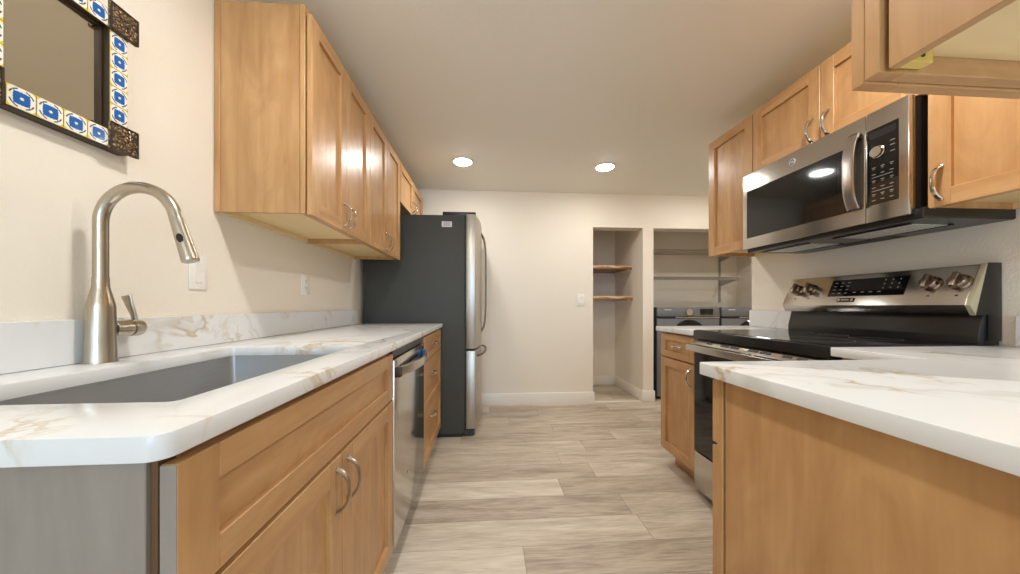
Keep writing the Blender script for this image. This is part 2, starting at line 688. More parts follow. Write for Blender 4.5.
skirting('baseboard_back', [(0.0, 2.158, BACK - 0.014, BACK), (2.688, 2.836, BACK - 0.014, BACK)])
skirting('baseboard_jamb', [(2.144, 2.158, BACK, BACK + THK), (2.688, 2.702, BACK, 4.286), (2.822, 2.836, BACK, BACK + THK)])
skirting('baseboard_pantry', [(2.10, 2.702, 4.286, 4.30)])
skirting('baseboard_laundry', [(2.822, 4.42, 4.286, 4.30)])
struct(MB(M['trim']).box(2.158, 2.688, BACK + 0.0, BACK + 0.03, 0.0, 0.006, 0.002).build('trim_1'), 'pale threshold strip across the pantry opening')


# ------------------------------------------------------------------ recessed ceiling lights
def downlight(x, y, label, zone='far'):
    t = thing('recessed_light', label, 'ceiling light', (x, y, CEIL), 'recessed ceiling lights')
    MB(M['white_plastic']).lathe([(0.072, -0.0005), (0.092, -0.0005), (0.092, -0.004), (0.088, -0.006), (0.074, -0.006), (0.072, -0.004)], (x, y, CEIL), 'z', 40).build('trim_ring', t)
    MB(M['lamp_' + zone]).lathe([(0.0, -0.0008), (0.071, -0.0008), (0.071, -0.005), (0.060, -0.010), (0.035, -0.013), (0.0, -0.014)], (x, y, CEIL), 'z', 40).build('lens', t)
    return t


downlight(0.79, 2.81, 'lit round recessed light in the ceiling nearer the refrigerator, left of two')
downlight(2.03, 2.83, 'lit round recessed light in the ceiling before the pantry opening, right of two')
downlight(0.79, 0.85, 'lit round recessed light above the aisle beside the sink counter', 'near')
downlight(2.03, 0.85, 'lit round recessed light above the peninsula counter and range aisle', 'near')
downlight(0.79, -2.1, 'added unseen round fill light in the room before the kitchen, on the sink side', 'rear')  # out of view, added so its bounce lifts the ceiling
downlight(2.03, -2.1, 'added unseen round fill light in the room before the kitchen, on the peninsula side', 'rear')  # second added fill light, also out of view
downlight(3.27, 2.83, 'lit round recessed light in the side passage before the laundry recess')
downlight(4.51, 2.83, 'lit round recessed light at the far end of the side passage')

# ------------------------------------------------------------------ left base run
CT, CB = 0.914, 0.884          # counter top and underside
LF = 0.634                     # outer face of the left base fronts
LB = LF - 0.019


def toe_kick(parent, x0, x1, y0, y1):
    MB(M['kick']).box(x0, x1, y0, y1, 0.0, 0.1).build('toe_kick', parent)


sink_cab = thing('sink_base_cabinet', 'maple sink base cabinet with false front, two doors and end panel greyed with painted daylight sheen', 'cabinet', (0.31, 0.86, 0), 'base cabinets')
MB(M['sheen_wood']).box(0.002, 0.602, 0.409, 0.421, 0.0, CB - 0.001, 0.001).build('end_panel', sink_cab)['label'] = 'end panel with grey daylight sheen in its colour'
c = MB([M['wood_y'], M['ply_y']])
c.box(0.002, 0.597, 1.282, 1.298, 0.1, CB - 0.001, 0, 1)
c.box(0.002, 0.597, 0.421, 1.282, 0.1, 0.116, 0, 1)
c.box(0.002, 0.012, 0.421, 1.282, 0.116, CB - 0.001, 0, 1)
c.build('carcass', sink_cab)
ff = MB([M['wood_shade'], M['wood_y']])
ff.box(0.597, LB - 0.002, 0.438, 0.460, 0.1, CB - 0.001, 0.0006)
ff.box(0.597, LB - 0.002, 1.262, 1.298, 0.1, CB - 0.001, 0.0006)
ff.box(0.597, LB - 0.002, 0.460, 1.262, 0.66, 0.70, 0.0006, 1)
ff.box(0.597, LB - 0.002, 0.460, 1.262, CB - 0.04, CB - 0.001, 0.0006, 1)
ff.box(0.597, LB - 0.002, 0.460, 1.262, 0.1, 0.13, 0.0006, 1)
ff.build('face_frame', sink_cab)
toe_kick(sink_cab, 0.50, 0.54, 0.421, 1.298)
MB(M['dark_strip']).box(0.6025, 0.6105, 0.4145, 0.4375, 0.0, CB - 0.001, 0.0005).build('brown_strip', sink_cab)['label'] = 'dark brown strip beside the end panel'  # separate strip, darker than the face frame behind it
Y0, Y1 = 0.412, 1.297
shaker('false_front', sink_cab, (LB, Y0, 0.695), UY, PX, Y1 - Y0, 0.172, 0.062, 0.048, horizontal=True, edge=M['sheen_wood'])  # near edge carries the painted window sheen
mid = (Y0 + Y1) / 2
for a, b, e in ((Y0, mid - 0.0015, M['sheen_wood']), (mid + 0.0015, Y1, None)):  # only the nearest door edge gets the painted sheen
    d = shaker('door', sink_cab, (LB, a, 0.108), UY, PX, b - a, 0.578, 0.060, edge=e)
    hy = b - 0.030 if b < mid else a + 0.030
    pull(d, (LF, hy, 0.605), UY, PX, 0.105, True, 'nickel')

# dishwasher
dw = thing('dishwasher', 'stainless steel dishwasher with bowed bar handle between the base cabinets', 'dishwasher', (0.31, 1.6, 0))
D0, D1 = 1.305, 1.905
MB(M['black_matte']).box(0.01, 0.60, D0, D1, 0.1, CB - 0.002).build('tub', dw)
dd = MB(M['dw_steel'])
dd.box(0.601, LF + 0.004, D0 + 0.001, D1 - 0.001, 0.105, 0.842, 0.004, 0, 2)
dwd = dd.build('door', dw)
MB(M['black']).box(0.601, LF - 0.004, D0 + 0.001, D1 - 0.001, 0.845, CB - 0.006, 0.003).build('control_strip', dw)
hp, n = [], 16
for i in range(n + 1):
    s = -1 + 2 * i / n
    hp.append((LF + 0.014 + 0.042 * (1 - s * s), 1.605 + s * 0.262, 0.790))
hb = MB(M['steel']).sweep(hp, 0.019, 0.006, side=(0, 0, 1), n=16, square=True).build('handle', dwd)
for nm, s, mt in (('end_cap', -1, 'frame_dark'), ('end_cap', 1, 'blue_film')):
    e = MB(M[mt])
    y = 1.605 + s * 0.270
    e.box(LF + 0.004, LF + 0.024, y - 0.014, y + 0.014, 0.770, 0.810, 0.003, 0, 2)
    eo = e.build(nm, dwd)
    eo['label'] = 'blue protective film on the handle end' if s > 0 else 'dark handle end cap'
MB(M['chrome']).lathe([(0.0, 0.0015), (0.012, 0.0015), (0.013, 0)], (LF + 0.004, 1.52, 0.30), 'x', 20).build('badge', dwd)
MB(M['kick']).box(0.52, 0.56, D0, D1, 0.0, 0.1).build('toe_kick', dw)

# drawer cabinet
drw = thing('drawer_base_cabinet', 'maple three-drawer base cabinet beside the refrigerator', 'cabinet', (0.31, 2.26, 0), 'base cabinets')
E0, E1 = 1.912, 2.612
c = MB([M['wood_z'], M['ply_y']])
c.box(0.002, 0.597, E0, E0 + 0.016, 0.1, CB - 0.001)
c.box(0.002, 0.597, E1 - 0.016, E1, 0.1, CB - 0.001)
c.box(0.002, 0.597, E0 + 0.016, E1 - 0.016, 0.1, 0.116, 0, 1)
c.box(0.002, 0.012, E0 + 0.016, E1 - 0.016, 0.116, CB - 0.001, 0, 1)
c.build('carcass', drw)
ff = MB(M['wood_shade'])
ff.box(0.597, LB - 0.002, E0, E1, 0.1, CB - 0.001, 0.0006)
ff.build('face_frame', drw)
toe_kick(drw, 0.50, 0.54, E0, E1)
for z0, z1, rl, hz in ((0.722, 0.868, 0.040, 0.800), (0.415, 0.716, 0.055, 0.600), (0.108, 0.409, 0.055, 0.325)):
    d = shaker('drawer', drw, (LB, E0 + 0.003, z0), UY, PX, E1 - E0 - 0.006, z1 - z0, 0.055, rl, horizontal=True)
    pull(d, (LF if z0 > 0.7 else LF - 0.009, (E0 + E1) / 2, hz), UY, PX, 0.105, False)

# left countertop with the sink cut-out
SX0, SX1, SY0, SY1 = 0.142, 0.543, 0.512, 1.168


def slab_with_hole(outer, hole, z0, z1, mat, name, bev=0.004, **kw):
    bm = bmesh.new()

    def ring(pts, z):
        return [bm.verts.new((p[0], p[1], z)) for p in pts]
    ot, ob_, ht, hb_ = ring(outer, z1), ring(outer, z0), ring(hole, z1), ring(hole, z0)

    def cap(o, h):
        es = []
        for R in (o, h):
            for i in range(len(R)):
                a, b = R[i], R[(i + 1) % len(R)]
                e = bm.edges.get((a, b)) or bm.edges.new((a, b))
                es.append(e)
        bmesh.ops.triangle_fill(bm, edges=es, use_beauty=True)
    cap(ot, ht)
    cap(ob_, hb_)
    for T, B in ((ot, ob_), (ht, hb_)):
        for i in range(len(T)):
            j = (i + 1) % len(T)
            bm.faces.new((T[i], T[j], B[j], B[i]))
    bmesh.ops.recalc_face_normals(bm, faces=bm.faces)
    if bev:
        sharp = [e for e in bm.edges if len(e.link_faces) == 2 and e.calc_face_angle(0) > 1.0 and abs(e.verts[0].co.z - e.verts[1].co.z) < 1e-5]
        bmesh.ops.bevel(bm, geom=sharp, offset=bev, segments=2, affect='EDGES', profile=0.5)
    mb = MB(mat)
    mb.bm.free()
    mb.bm = bm
    return mb.build(name, **kw)


def round_rect(x0, x1, y0, y1, r, n=6, corners=(1, 1, 1, 1)):
    out = []
    for k, (cx, cy, a0, dx, dy) in enumerate(((x1, y1, 0, -1, -1), (x0, y1, 90, 1, -1), (x0, y0, 180, 1, 1), (x1, y0, 270, -1, 1))):
        if not corners[k]:
            out.append((cx, cy))
            continue
        for i in range(n + 1):
            a = math.radians(a0 + 90 * i / n)
            out.append((cx + dx * r + r * math.cos(a), cy + dy * r + r * math.sin(a)))
    return out


o = slab_with_hole(round_rect(0.002, 0.648, 0.377, 2.618, 0.022, 8, (0, 0, 0, 1)), round_rect(SX0, SX1, SY0, SY1, 0.012, 4), CB, CT, M['quartz'], 'countertop', 0.003, origin=(0.32, 1.5, CB))
tag(o, 'white gold-veined quartz countertop with sink cut-out along the left wall', 'countertop', 'quartz countertops')
o = MB(M['quartz']).box(0.001, 0.021, 0.377, 2.575, CT + 0.0005, 1.02, 0.0015).build('backsplash', origin=(0.011, 1.47, CT))
tag(o, 'low white quartz backsplash behind the sink and faucet', 'backsplash', 'quartz backsplashes')

# undermount sink
sk = thing('undermount_sink', 'stainless steel undermount sink in the left quartz countertop', 'sink', (0.34, 0.84, 0.66))
bm = bmesh.new()


def rr(z, inset, r):
    return [bm.verts.new((p[0], p[1], z)) for p in round_rect(SX0 - 0.006 + inset, SX1 + 0.006 - inset, SY0 - 0.006 + inset, SY1 + 0.006 - inset, r, 5)]


prof = [(CB - 0.001, -0.014, 0.02), (CB - 0.001, 0.0, 0.015), (0.70, 0.004, 0.015), (0.675, 0.012, 0.02), (0.668, 0.03, 0.03), (0.664, 0.15, 0.04)]
R = [rr(*p) for p in prof]
for A, B in zip(R, R[1:]):
    for i in range(len(A)):
        j = (i + 1) % len(A)
        bm.faces.new((A[i], A[j], B[j], B[i]))
bm.faces.new(R[-1])
for f in bm.faces:
    f.smooth = True
mb = MB(M['sink_steel'])
mb.bm.free()
mb.bm = bm
so = mb.build('basin', sk, recalc=True)
sm = so.modifiers.new('thickness', 'SOLIDIFY')
sm.thickness = 0.0015
sm.offset = 0
MB(M['chrome']).lathe([(0.0, 0.001), (0.03, 0.001), (0.043, 0.004), (0.045, 0.001), (0.045, 0.0)], (0.34, 0.84, 0.6655), 'z', 28).build('drain', sk)

# faucet
FX, FY = 0.052, 0.875
fa = thing('kitchen_faucet', 'brushed nickel pull-down faucet with high arched spout behind the sink', 'faucet', (FX, FY, CT))
MB(M['nickel']).lathe([(0.0, 0.0005), (0.0285, 0.0005), (0.0285, 0.006), (0.0272, 0.011), (0.0266, 0.05), (0.0250, 0.134), (0.0247, 0.140), (0.0230, 0.148), (0.0165, 0.178), (0.0150, 0.186), (0.0147, 0.208), (0.0, 0.208)], (FX, FY, CT), 'z', 40).build('body', fa)
pts = [(FX, FY, CT + 0.206), (FX, FY, 1.17), (FX, FY, 1.22)]
Rr, ZC = 0.0865, 1.258
for i in range(0, 34):
    a = math.radians(180 - 5 * i)
    pts.append((FX + Rr + Rr * math.cos(a), FY, ZC + Rr * math.sin(a)))
pts.append(tuple(Vector(pts[-1]) + (Vector(pts[-1]) - Vector(pts[-2])).normalized() * 0.014))
MB(M['nickel']).sweep(pts, 0.0137, None, side=(0, 1, 0), n=24).build('spout', fa)
end = Vector(pts[-1])
dr = (Vector(pts[-1]) - Vector(pts[-2])).normalized()
hd = MB(M['nickel']).lathe([(0.0, -0.004), (0.0140, -0.004), (0.0143, -0.002), (0.0145, 0.02), (0.0174, 0.100), (0.0176, 0.106), (0.0164, 0.109), (0.0, 0.109)], end, tuple(dr), 32).build('spray_head', fa)
bt = Vector((0.25, -0.96, 0.1)).normalized()
bt = (bt - dr * bt.dot(dr)).normalized()
bc = end + dr * 0.052 + bt * 0.0142
b = MB(M['black_gloss'])
b.sweep([tuple(bc - bt * 0.004), tuple(bc + bt * 0.0015), tuple(bc + bt * 0.003)], [0.0115, 0.0115, 0.0085], [0.0068, 0.0068, 0.0045], side=tuple(dr), n=20)
b.build('spray_button', hd)
MB(M['nickel']).lathe([(0.020, 0.0), (0.0212, 0.002), (0.0212, 0.038), (0.0180, 0.039), (0.0180, 0.042), (0.0216, 0.043), (0.0220, 0.062), (0.0205, 0.067), (0.0, 0.068)], (FX, FY + 0.022, 0.994), 'y', 28).build('valve_hub', fa)
MB(M['nickel']).sweep([(FX, FY + 0.080, 1.010), (FX - 0.003, FY + 0.078, 1.030), (FX - 0.009, FY + 0.074, 1.056), (FX - 0.014, FY + 0.071, 1.080)], [0.0066, 0.0076, 0.0100, 0.0125], [0.005, 0.0046, 0.004, 0.0036], side=(1, 0.1, 0), n=14).build('lever', fa)

# ------------------------------------------------------------------ left wall cabinets
ZB, ZT = 1.397, 2.173
UF = 0.345


def wall_box(parent, x0, x1, y0, y1, z0, z1, near_groove=None):
    """Carcass with recessed underside; x0..x1 depth without the face frame."""
    c = MB([M['wood_z'], M['ply_y'], M['wood_y']])
    c.box(x0, x1, y0, y0 + 0.014, z0, z1, 0.0008)
    c.box(x0, x1, y1 - 0.014, y1, z0, z1, 0.0008)
    c.box(x0, x1, y0 + 0.014, y1 - 0.014, z1 - 0.014, z1, 0, 1)
    c.box(x0, x1, y0 + 0.014, y1 - 0.014, z0 + 0.022, z0 + 0.036, 0, 1)
    return c


def hang_rails(parent, x0, x1, y0, y1, z0, wallside):
    c = MB(M['ply_y'])
    a, b = (x0, x0 + 0.016) if wallside < 0 else (x1 - 0.016, x1)
    c.box(a, b, y0 + 0.0145, y1 - 0.0145, z0, z0 + 0.0215, 0.0006)
    return c.build('hanging_rail', parent)


def upper_left(y0, y1, z0, z1, label, first=False, doors=2):
    t = thing('wall_cabinet', label, 'cabinet', (0.16, (y0 + y1) / 2, z0), 'wall cabinets')
    c = wall_box(t, 0.002, 0.3005, y0, y1, z0, z1)
    c.build('carcass', t)
    hang_rails(t, 0.002, 0.3005, y0, y1, z0, -1)
    f = MB([M['wood_z'], M['wood_y']])
    ya = y0 - (0.004 if first else 0.0)
    f.box(0.3035, 0.3205, ya, y0 + 0.034, z0 - 0.001, z1, 0.001)
    f.box(0.3035, 0.3205, y1 - 0.034, y1, z0 - 0.001, z1, 0.001)
    f.box(0.3035, 0.3205, y0 + 0.034, y1 - 0.034, z0 - 0.001, z0 + 0.036, 0.001, 1)
    f.box(0.3035, 0.3205, y0 + 0.034, y1 - 0.034, z1 - 0.036, z1, 0.001, 1)
    f.build('face_frame', t)
    if first:
        s = MB(M['wood_z'])
        s.box(0.0022, 0.022, y0 - 0.004, y0 - 0.0004, z0 - 0.001, z1, 0.0008)
        s.build('scribe_strip', t)
    m = (y0 + y1) / 2
    for a, b in ((y0 + 0.001, m - 0.0015), (m + 0.0015, y1 - 0.0015)):
        d = shaker('door', t, (UF - 0.0195, a, z0 - 0.004), UY, PX, b - a, z1 - z0 - 0.026, 0.055)
        hy = b - 0.027 if b < m else a + 0.027
        pull(d, (UF - 0.0005, hy, z0 + 0.072), UY, PX, 0.098)
    return t


upper_left(1.278, 1.890, ZB, ZT, 'maple two-door wall cabinet with bare side panel, nearest on left wall', True)
upper_left(1.893, 2.530, ZB, ZT, 'maple two-door wall cabinet on left wall next to the refrigerator')
upper_left(2.536, 3.400, 1.842, ZT, 'short maple two-door wall cabinet above the refrigerator')

# ------------------------------------------------------------------ refrigerator
G0, G1 = 2.656, 3.485
GM = (G0 + G1) / 2
fr = thing('refrigerator', 'stainless french door refrigerator with charcoal side and bottom freezer', 'refrigerator', (0.45, GM, 0))
MB(M['fridge_grey']).box(0.04, 0.816, G0, G1, 0.028, 1.775, 0.004, 0, 2).build('body', fr)['label'] = 'charcoal grey cabinet body'
MB(M['black_matte']).box(0.10, 0.80, G0 + 0.01, G1 - 0.01, 0.0, 0.0275).build('base', fr)


def bowed(y0, y1, z0, z1, x0=0.829, xe=0.900, bulge=0.045, yc=GM, half=None):
    half = half or (G1 - G0) / 2
    poly = [(x0, y0)]
    N = 14
    for i in range(N + 1):
        y = y0 + (y1 - y0) * i / N
        s = (y - yc) / half
        poly.append((xe + bulge * (1 - s * s), y))
    poly.append((x0, y1))
    return poly


gk = MB(M['black_matte'])
gk.box(0.8165, 0.8285, G0 + 0.006, G1 - 0.006, 0.06, 1.77)
gk.build('gasket', fr)
handles = []
for a, b, hy in ((G0, GM - 0.002, GM - 0.045), (GM + 0.002, G1, GM + 0.045)):
    d = MB(M['fridge_steel']).prism(bowed(a, b, 0, 0), 'z', 0.705, 1.786, 0.004, 0, 2, True).build('fridge_door', fr)
    pts = []
    for i in range(19):
        s = -1 + 2 * i / 18
        pts.append((0.938 + 0.046 * max(0, 1 - abs(s) ** 5) ** 0.6, hy, 1.265 + s * 0.455))
    MB(M['bronze_steel']).sweep(pts, 0.011, 0.008, side=(0, 1, 0), n=14).build('handle', d)
d = MB(M['fridge_steel']).prism(bowed(G0, G1, 0, 0), 'z', 0.062, 0.690, 0.004, 0, 2, True).build('freezer_drawer', fr)
pts = []
for i in range(21):
    s = -1 + 2 * i / 20
    y = GM + s * 0.33
    pts.append((0.905 + 0.042 * (1 - (s * 0.33 / 0.415) ** 2) + 0.036 * max(0, 1 - abs(s) ** 6) ** 0.6, y, 0.640 + 0.012 * (1 - abs(s) ** 6)))
MB(M['bronze_steel']).sweep(pts, 0.008, 0.011, side=(0, 0, 1), n=14).build('handle', d)
MB(M['black']).box(0.64, 0.905, G0 + 0.01, G0 + 0.07, 1.7755, 1.806, 0.006, 0, 2).build('hinge_cover', fr)
MB(M['black']).box(0.64, 0.905, G1 - 0.07, G1 - 0.01, 1.7755, 1.806, 0.006, 0, 2).build('hinge_cover', fr)
MB(M['washer_dark']).box(0.8165, 0.895, G0 + 0.01, G1 - 0.01, 0.012, 0.056, 0.003).build('kick_grille', fr)
s = MB([M['white_mark'], M['grey_mark']])
s.box(0.636, 0.716, G0 - 0.0012, G0, 1.680, 1.724, 0.0)
for r in range(3):
    s.box(0.648, 0.704 - 0.006 * (r % 2), G0 - 0.0017, G0 - 0.0012, 1.692 + r * 0.009, 1.696 + r * 0.009, 0, 1)
s.build('sticker', fr)['label'] = 'small white sticker with grey print'

# ------------------------------------------------------------------ wall plates
def wall_plate(x, y, z, u, w, kind, label, wd=0.072, ht=0.117):
    t = thing('wall_switch' if kind == 'switch' else 'wall_outlet', label, 'light switch' if kind == 'switch' else 'outlet', (x, y, z), 'wall plates')
    m = frame_matrix((x, y, z), u, w)
    p = MB(M['white_plastic'])
    p.M = m
    p.box(-wd / 2, wd / 2, -ht / 2, ht / 2, 0.0003, 0.006, 0.003, 0, 2)
    p.build('plate', t)
    k = MB([M['white_plastic'], M['dark_mark']])
    k.M = m
    if kind == 'switch':
        k.prism([(-0.034, 0.0062), (0.034, 0.0062), (0.034, 0.012), (0.0, 0.008), (-0.034, 0.009)], 'x', -0.0165, 0.0165, 0.0006, 0, 1)
        k.build('rocker', t)
    else:
        k.box(-0.0165, 0.0165, -0.034, 0.034, 0.0062, 0.009, 0.001)
        for s in (-1, 1):
            for du in (-0.006, 0.006):
                k.box(du - 0.001, du + 0.001, s * 0.019 - 0.004, s * 0.019 + 0.004, 0.009, 0.0093, 0, 1)
            k.box(-0.002, 0.002, s * 0.019 - 0.012, s * 0.019 - 0.008, 0.009, 0.0093, 0, 1)
        k.build('receptacle', t)
    for s in (-1, 1):
        sc_ = MB(M['white_plastic'])
        sc_.M = m
        sc_.lathe([(0.003, 0.0058), (0.003, 0.0068), (0.0, 0.007)], (0, s * 0.0475, 0), 'z', 10)
        sc_.build('screw', t)
    return t


wall_plate(0, 1.208, 1.167, UY, PX, 'switch', 'white rocker switch on left wall behind the faucet spout')
wall_plate(0, 1.877, 1.170, UY, PX, 'outlet', 'white outlet on left wall under the wall cabinets', 0.078)
wall_plate(2.006, BACK, 1.113, UX, NY, 'switch', 'white rocker switch on back wall beside the pantry opening', 0.078, 0.13)

# ------------------------------------------------------------------ tiled mirror
mi_ = thing('tiled_wall_mirror', 'wall mirror framed with blue and yellow painted tiles and bronze corners', 'mirror', (0, 0.825, 1.465))
IY0, IY1, IZ0, IZ1 = 0.732, 0.914, 1.505, 1.768
OY0, OY1, OZ0, OZ1 = 0.687, 0.959, 1.460, 1.812
f = MB(M['frame_dark'])
f.box(0.0008, 0.008, OY0 - 0.002, OY1 + 0.002, OZ0 - 0.003, OZ1 + 0.003, 0.001)
for a, b, c_, d_ in ((OY0 - 0.002, IY0, OZ0 - 0.003, OZ1 + 0.003), (IY1, OY1 + 0.002, OZ0 - 0.003, OZ1 + 0.003), (IY0, IY1, OZ0 - 0.003, IZ0), (IY0, IY1, IZ1, OZ1 + 0.003)):
    f.box(0.008, 0.028, a, b, c_, d_, 0.0012)
for a, b, c_, d_ in ((IY0, IY0 + 0.004, IZ0, IZ1), (IY1 - 0.004, IY1, IZ0, IZ1), (IY0, IY1, IZ0, IZ0 + 0.004), (IY0, IY1, IZ1 - 0.004, IZ1)):
    f.box(0.008, 0.014, a, b, c_, d_, 0.001)
f.build('frame', mi_)
MB(M['mirror']).box(0.0082, 0.0102, IY0 + 0.004, IY1 - 0.004, IZ0 + 0.004, IZ1 - 0.004).build('mirror_glass', mi_)


def tile(mb, yc, zc, hy, hz, x):
    mb.box(0.0282, x - 0.0003, yc - hy, yc + hy, zc - hz, zc + hz, 0.0, 0)
    mb.box(x - 0.0003, x, yc - hy, yc + hy, zc - hz, zc + hz, 0.0, 1)
    E = 0.0004

    def P(a, b, k):
        return (x + E * k, yc + a * hy, zc + b * hz)

    def pl(pts, mi, k):
        mb.poly([P(a, b, k) for a, b in pts], mi)
    o = []
    for i in range(20):
        an = 2 * math.pi * i / 20
        r = 1.10 - 0.13 * math.cos(4 * an)
        o.append((max(-0.97, min(0.97, r * math.cos(an))), max(-0.97, min(0.97, r * math.sin(an)))))
    pl(o, 0, 1)
    b_ = []
    for i in range(40):
        an = 2 * math.pi * i / 40
        cc, ss = math.cos(an), math.sin(an)
        sq = 0.60 / max(abs(cc), abs(ss)) ** 0.8
        r = sq + 0.03 * math.cos(16 * an)
        b_.append((r * cc, r * ss))
    pl(b_, 2, 2)
    fl = []
    for i in range(24):
        an = 2 * math.pi * i / 24
        r = 0.13 + 0.05 * math.cos(6 * an)
        fl.append((r * math.cos(an), r * math.sin(an)))
    pl(fl, 0, 3)
    for q in range(4):
        for side, mi in ((-1, 3), (1, 4)):
            a0 = math.radians(45 + 90 * q + side * 14)
            arc = []
            for i in range(5):
                an = a0 + math.radians(-13 + 26 * i / 4)
                arc.append((0.93 * math.cos(an), 0.93 * math.sin(an)))
            for i in range(5):
                an = a0 + math.radians(13 - 26 * i / 4)
                arc.append((0.82 * math.cos(an), 0.82 * math.sin(an)))
            pl(arc, mi, 2)


TM = [M['tile_white'], M['tile_yellow'], M['tile_blue'], M['tile_green'], M['tile_red']]
for z in ((OZ0 + IZ0) / 2, (IZ1 + OZ1) / 2):
    t_ = MB(TM)
    for i in range(4):
        w_ = (IY1 - IY0) / 4
        tile(t_, IY0 + w_ * (i + 0.5), z, w_ / 2 - 0.0008, 0.0220, 0.0293)
    t_.build('tile_strip', mi_, recalc=False)
for y in ((OY0 + IY0) / 2 - 0.001, (IY1 + OY1) / 2 + 0.001):
    t_ = MB(TM)
    h0, h1 = 1.529, 1.764
    for i in range(5):
        w_ = (h1 - h0) / 5
        tile(t_, y, h0 + w_ * (i + 0.5), 0.0208, w_ / 2 - 0.0008, 0.0293)
    t_.build('tile_strip', mi_, recalc=False)
for y in (0.945, 0.691):
    for z in (1.4915, 1.800):
        cbz = MB([M['bronze'], M['frame_dark']])
        w_, h_ = 0.034, 0.0355
        cbz.box(0.0285, 0.036, y - w_, y + w_, z - h_, z + h_, 0.002, 0, 2)
        for a, b, c_, d_ in ((y - w_, y - w_ + 0.004, z - h_, z + h_), (y + w_ - 0.004, y + w_, z - h_, z + h_), (y - w_, y + w_, z - h_, z - h_ + 0.004), (y - w_, y + w_, z + h_ - 0.004, z + h_)):
            cbz.box(0.0355, 0.0385, a, b, c_, d_, 0.001, 1)
        for k in range(8):
            an = 2 * math.pi * k / 8
            cbz.lathe([(0.0055, 0), (0.0045, 0.0018), (0.0, 0.0024)], (0.0358, y + 0.013 * math.cos(an), z + 0.013 * math.sin(an)), 'x', 10)
        cbz.lathe([(0.006, 0), (0.005, 0.003), (0.0, 0.004)], (0.0358, y, z), 'x', 12)
        cbz.build('corner_ornament', mi_)

# ------------------------------------------------------------------ right base run
RF = 2.165                      # outer face of the right base fronts
rb = thing('narrow_base_cabinet', 'narrow maple base cabinet with one drawer over a door, past the range', 'cabinet', (2.48, 1.95, 0), 'base cabinets')
B0, B1 = 1.786, 2.150
c = MB([M['wood_z'], M['ply_y']])
c.box(2.20, RW - 0.002, B0, B0 + 0.016, 0.1, CB - 0.001)
c.box(2.20, RW - 0.002, B1 - 0.016, B1, 0.1, CB - 0.001)
c.box(2.20, RW - 0.002, B0 + 0.016, B1 - 0.016, 0.1, 0.116, 0, 1)
c.build('carcass', rb)
MB(M['wood_z']).box(RF + 0.0205, 2.199, B0, B1, 0.1, CB - 0.001, 0.0006).build('face_frame', rb)
MB(M['wood_y']).box(2.25, 2.27, B0, B1 - 0.03, 0.0, 0.099).build('toe_kick', rb)
d = shaker('drawer', rb, (RF + 0.019, B0 + 0.003, 0.722), UY, NX, B1 - B0 - 0.006, 0.150, 0.055, 0.042, horizontal=True)
pull(d, (RF + 0.009, (B0 + B1) / 2, 0.797), UY, NX, 0.085, False)
d = shaker('door', rb, (RF + 0.019, B0 + 0.003, 0.108), UY, NX, B1 - B0 - 0.006, 0.605, 0.055)
pull(d, (RF, B0 + 0.032, 0.635), UY, NX, 0.105)

o = MB(M['quartz']).box(2.141, RW - 0.001, 1.782, 2.168, CB, CT, 0.003, 0, 2).build('countertop', origin=(2.47, 1.957, CB))
tag(o, 'short white quartz countertop over the narrow cabinet past the range', 'countertop', 'quartz countertops')
o = MB(M['quartz']).box(RW - 0.021, RW - 0.001, 1.786, 2.118, CT + 0.0005, 1.02, 0.0015).build('backsplash', origin=(RW - 0.011, 1.95, CT))
tag(o, 'short quartz backsplash between the range and the laundry recess', 'backsplash', 'quartz backsplashes')

# peninsula
PEX, PEY0, PEY1 = 1.518, 0.10, 0.783
L = [(PEX, PEY0), (RW - 0.001, PEY0), (RW - 0.001, 1.0255), (2.143, 1.0255), (2.143, PEY1), (PEX, PEY1)]
Lr = []
for i, p in enumerate(L):
    if p in ((PEX, PEY0), (PEX, PEY1)):
        r = 0.008
        cx_, cy_ = p[0] + r, p[1] + (r if p[1] < 0.5 else -r)
        a0 = 180 if p[1] < 0.5 else 90
        for k in range(5):
            a = math.radians(a0 + 90 * k / 4)
            Lr.append((cx_ + r * math.cos(a), cy_ + r * math.sin(a)))
    else:
        Lr.append(p)
mb = MB(M['quartz'])
bm = mb.bm
top = [bm.verts.new((p[0], p[1], CT)) for p in Lr]
bot = [bm.verts.new((p[0], p[1], CB)) for p in Lr]
bm.faces.new(top)
bm.faces.new(bot[::-1])
for i in range(len(Lr)):
    j = (i + 1) % len(Lr)
    bm.faces.new((top[i], bot[i], bot[j], top[j]))
bmesh.ops.recalc_face_normals(bm, faces=bm.faces)
bmesh.ops.bevel(bm, geom=[e for e in bm.edges if abs(e.verts[0].co.z - e.verts[1].co.z) < 1e-5], offset=0.0028, segments=2, affect='EDGES', profile=0.5)
o = mb.build('countertop', origin=(2.1, 0.45, CB))
tag(o, 'white gold-veined quartz peninsula countertop in the right foreground', 'countertop', 'quartz countertops')
o = MB(M['quartz']).box(RW - 0.021, RW - 0.001, 0.10, 0.990, CT + 0.0005, 1.02, 0.0015).build('backsplash', origin=(RW - 0.011, 0.55, CT))
tag(o, 'quartz backsplash on right wall beside the peninsula counter', 'backsplash', 'quartz backsplashes')

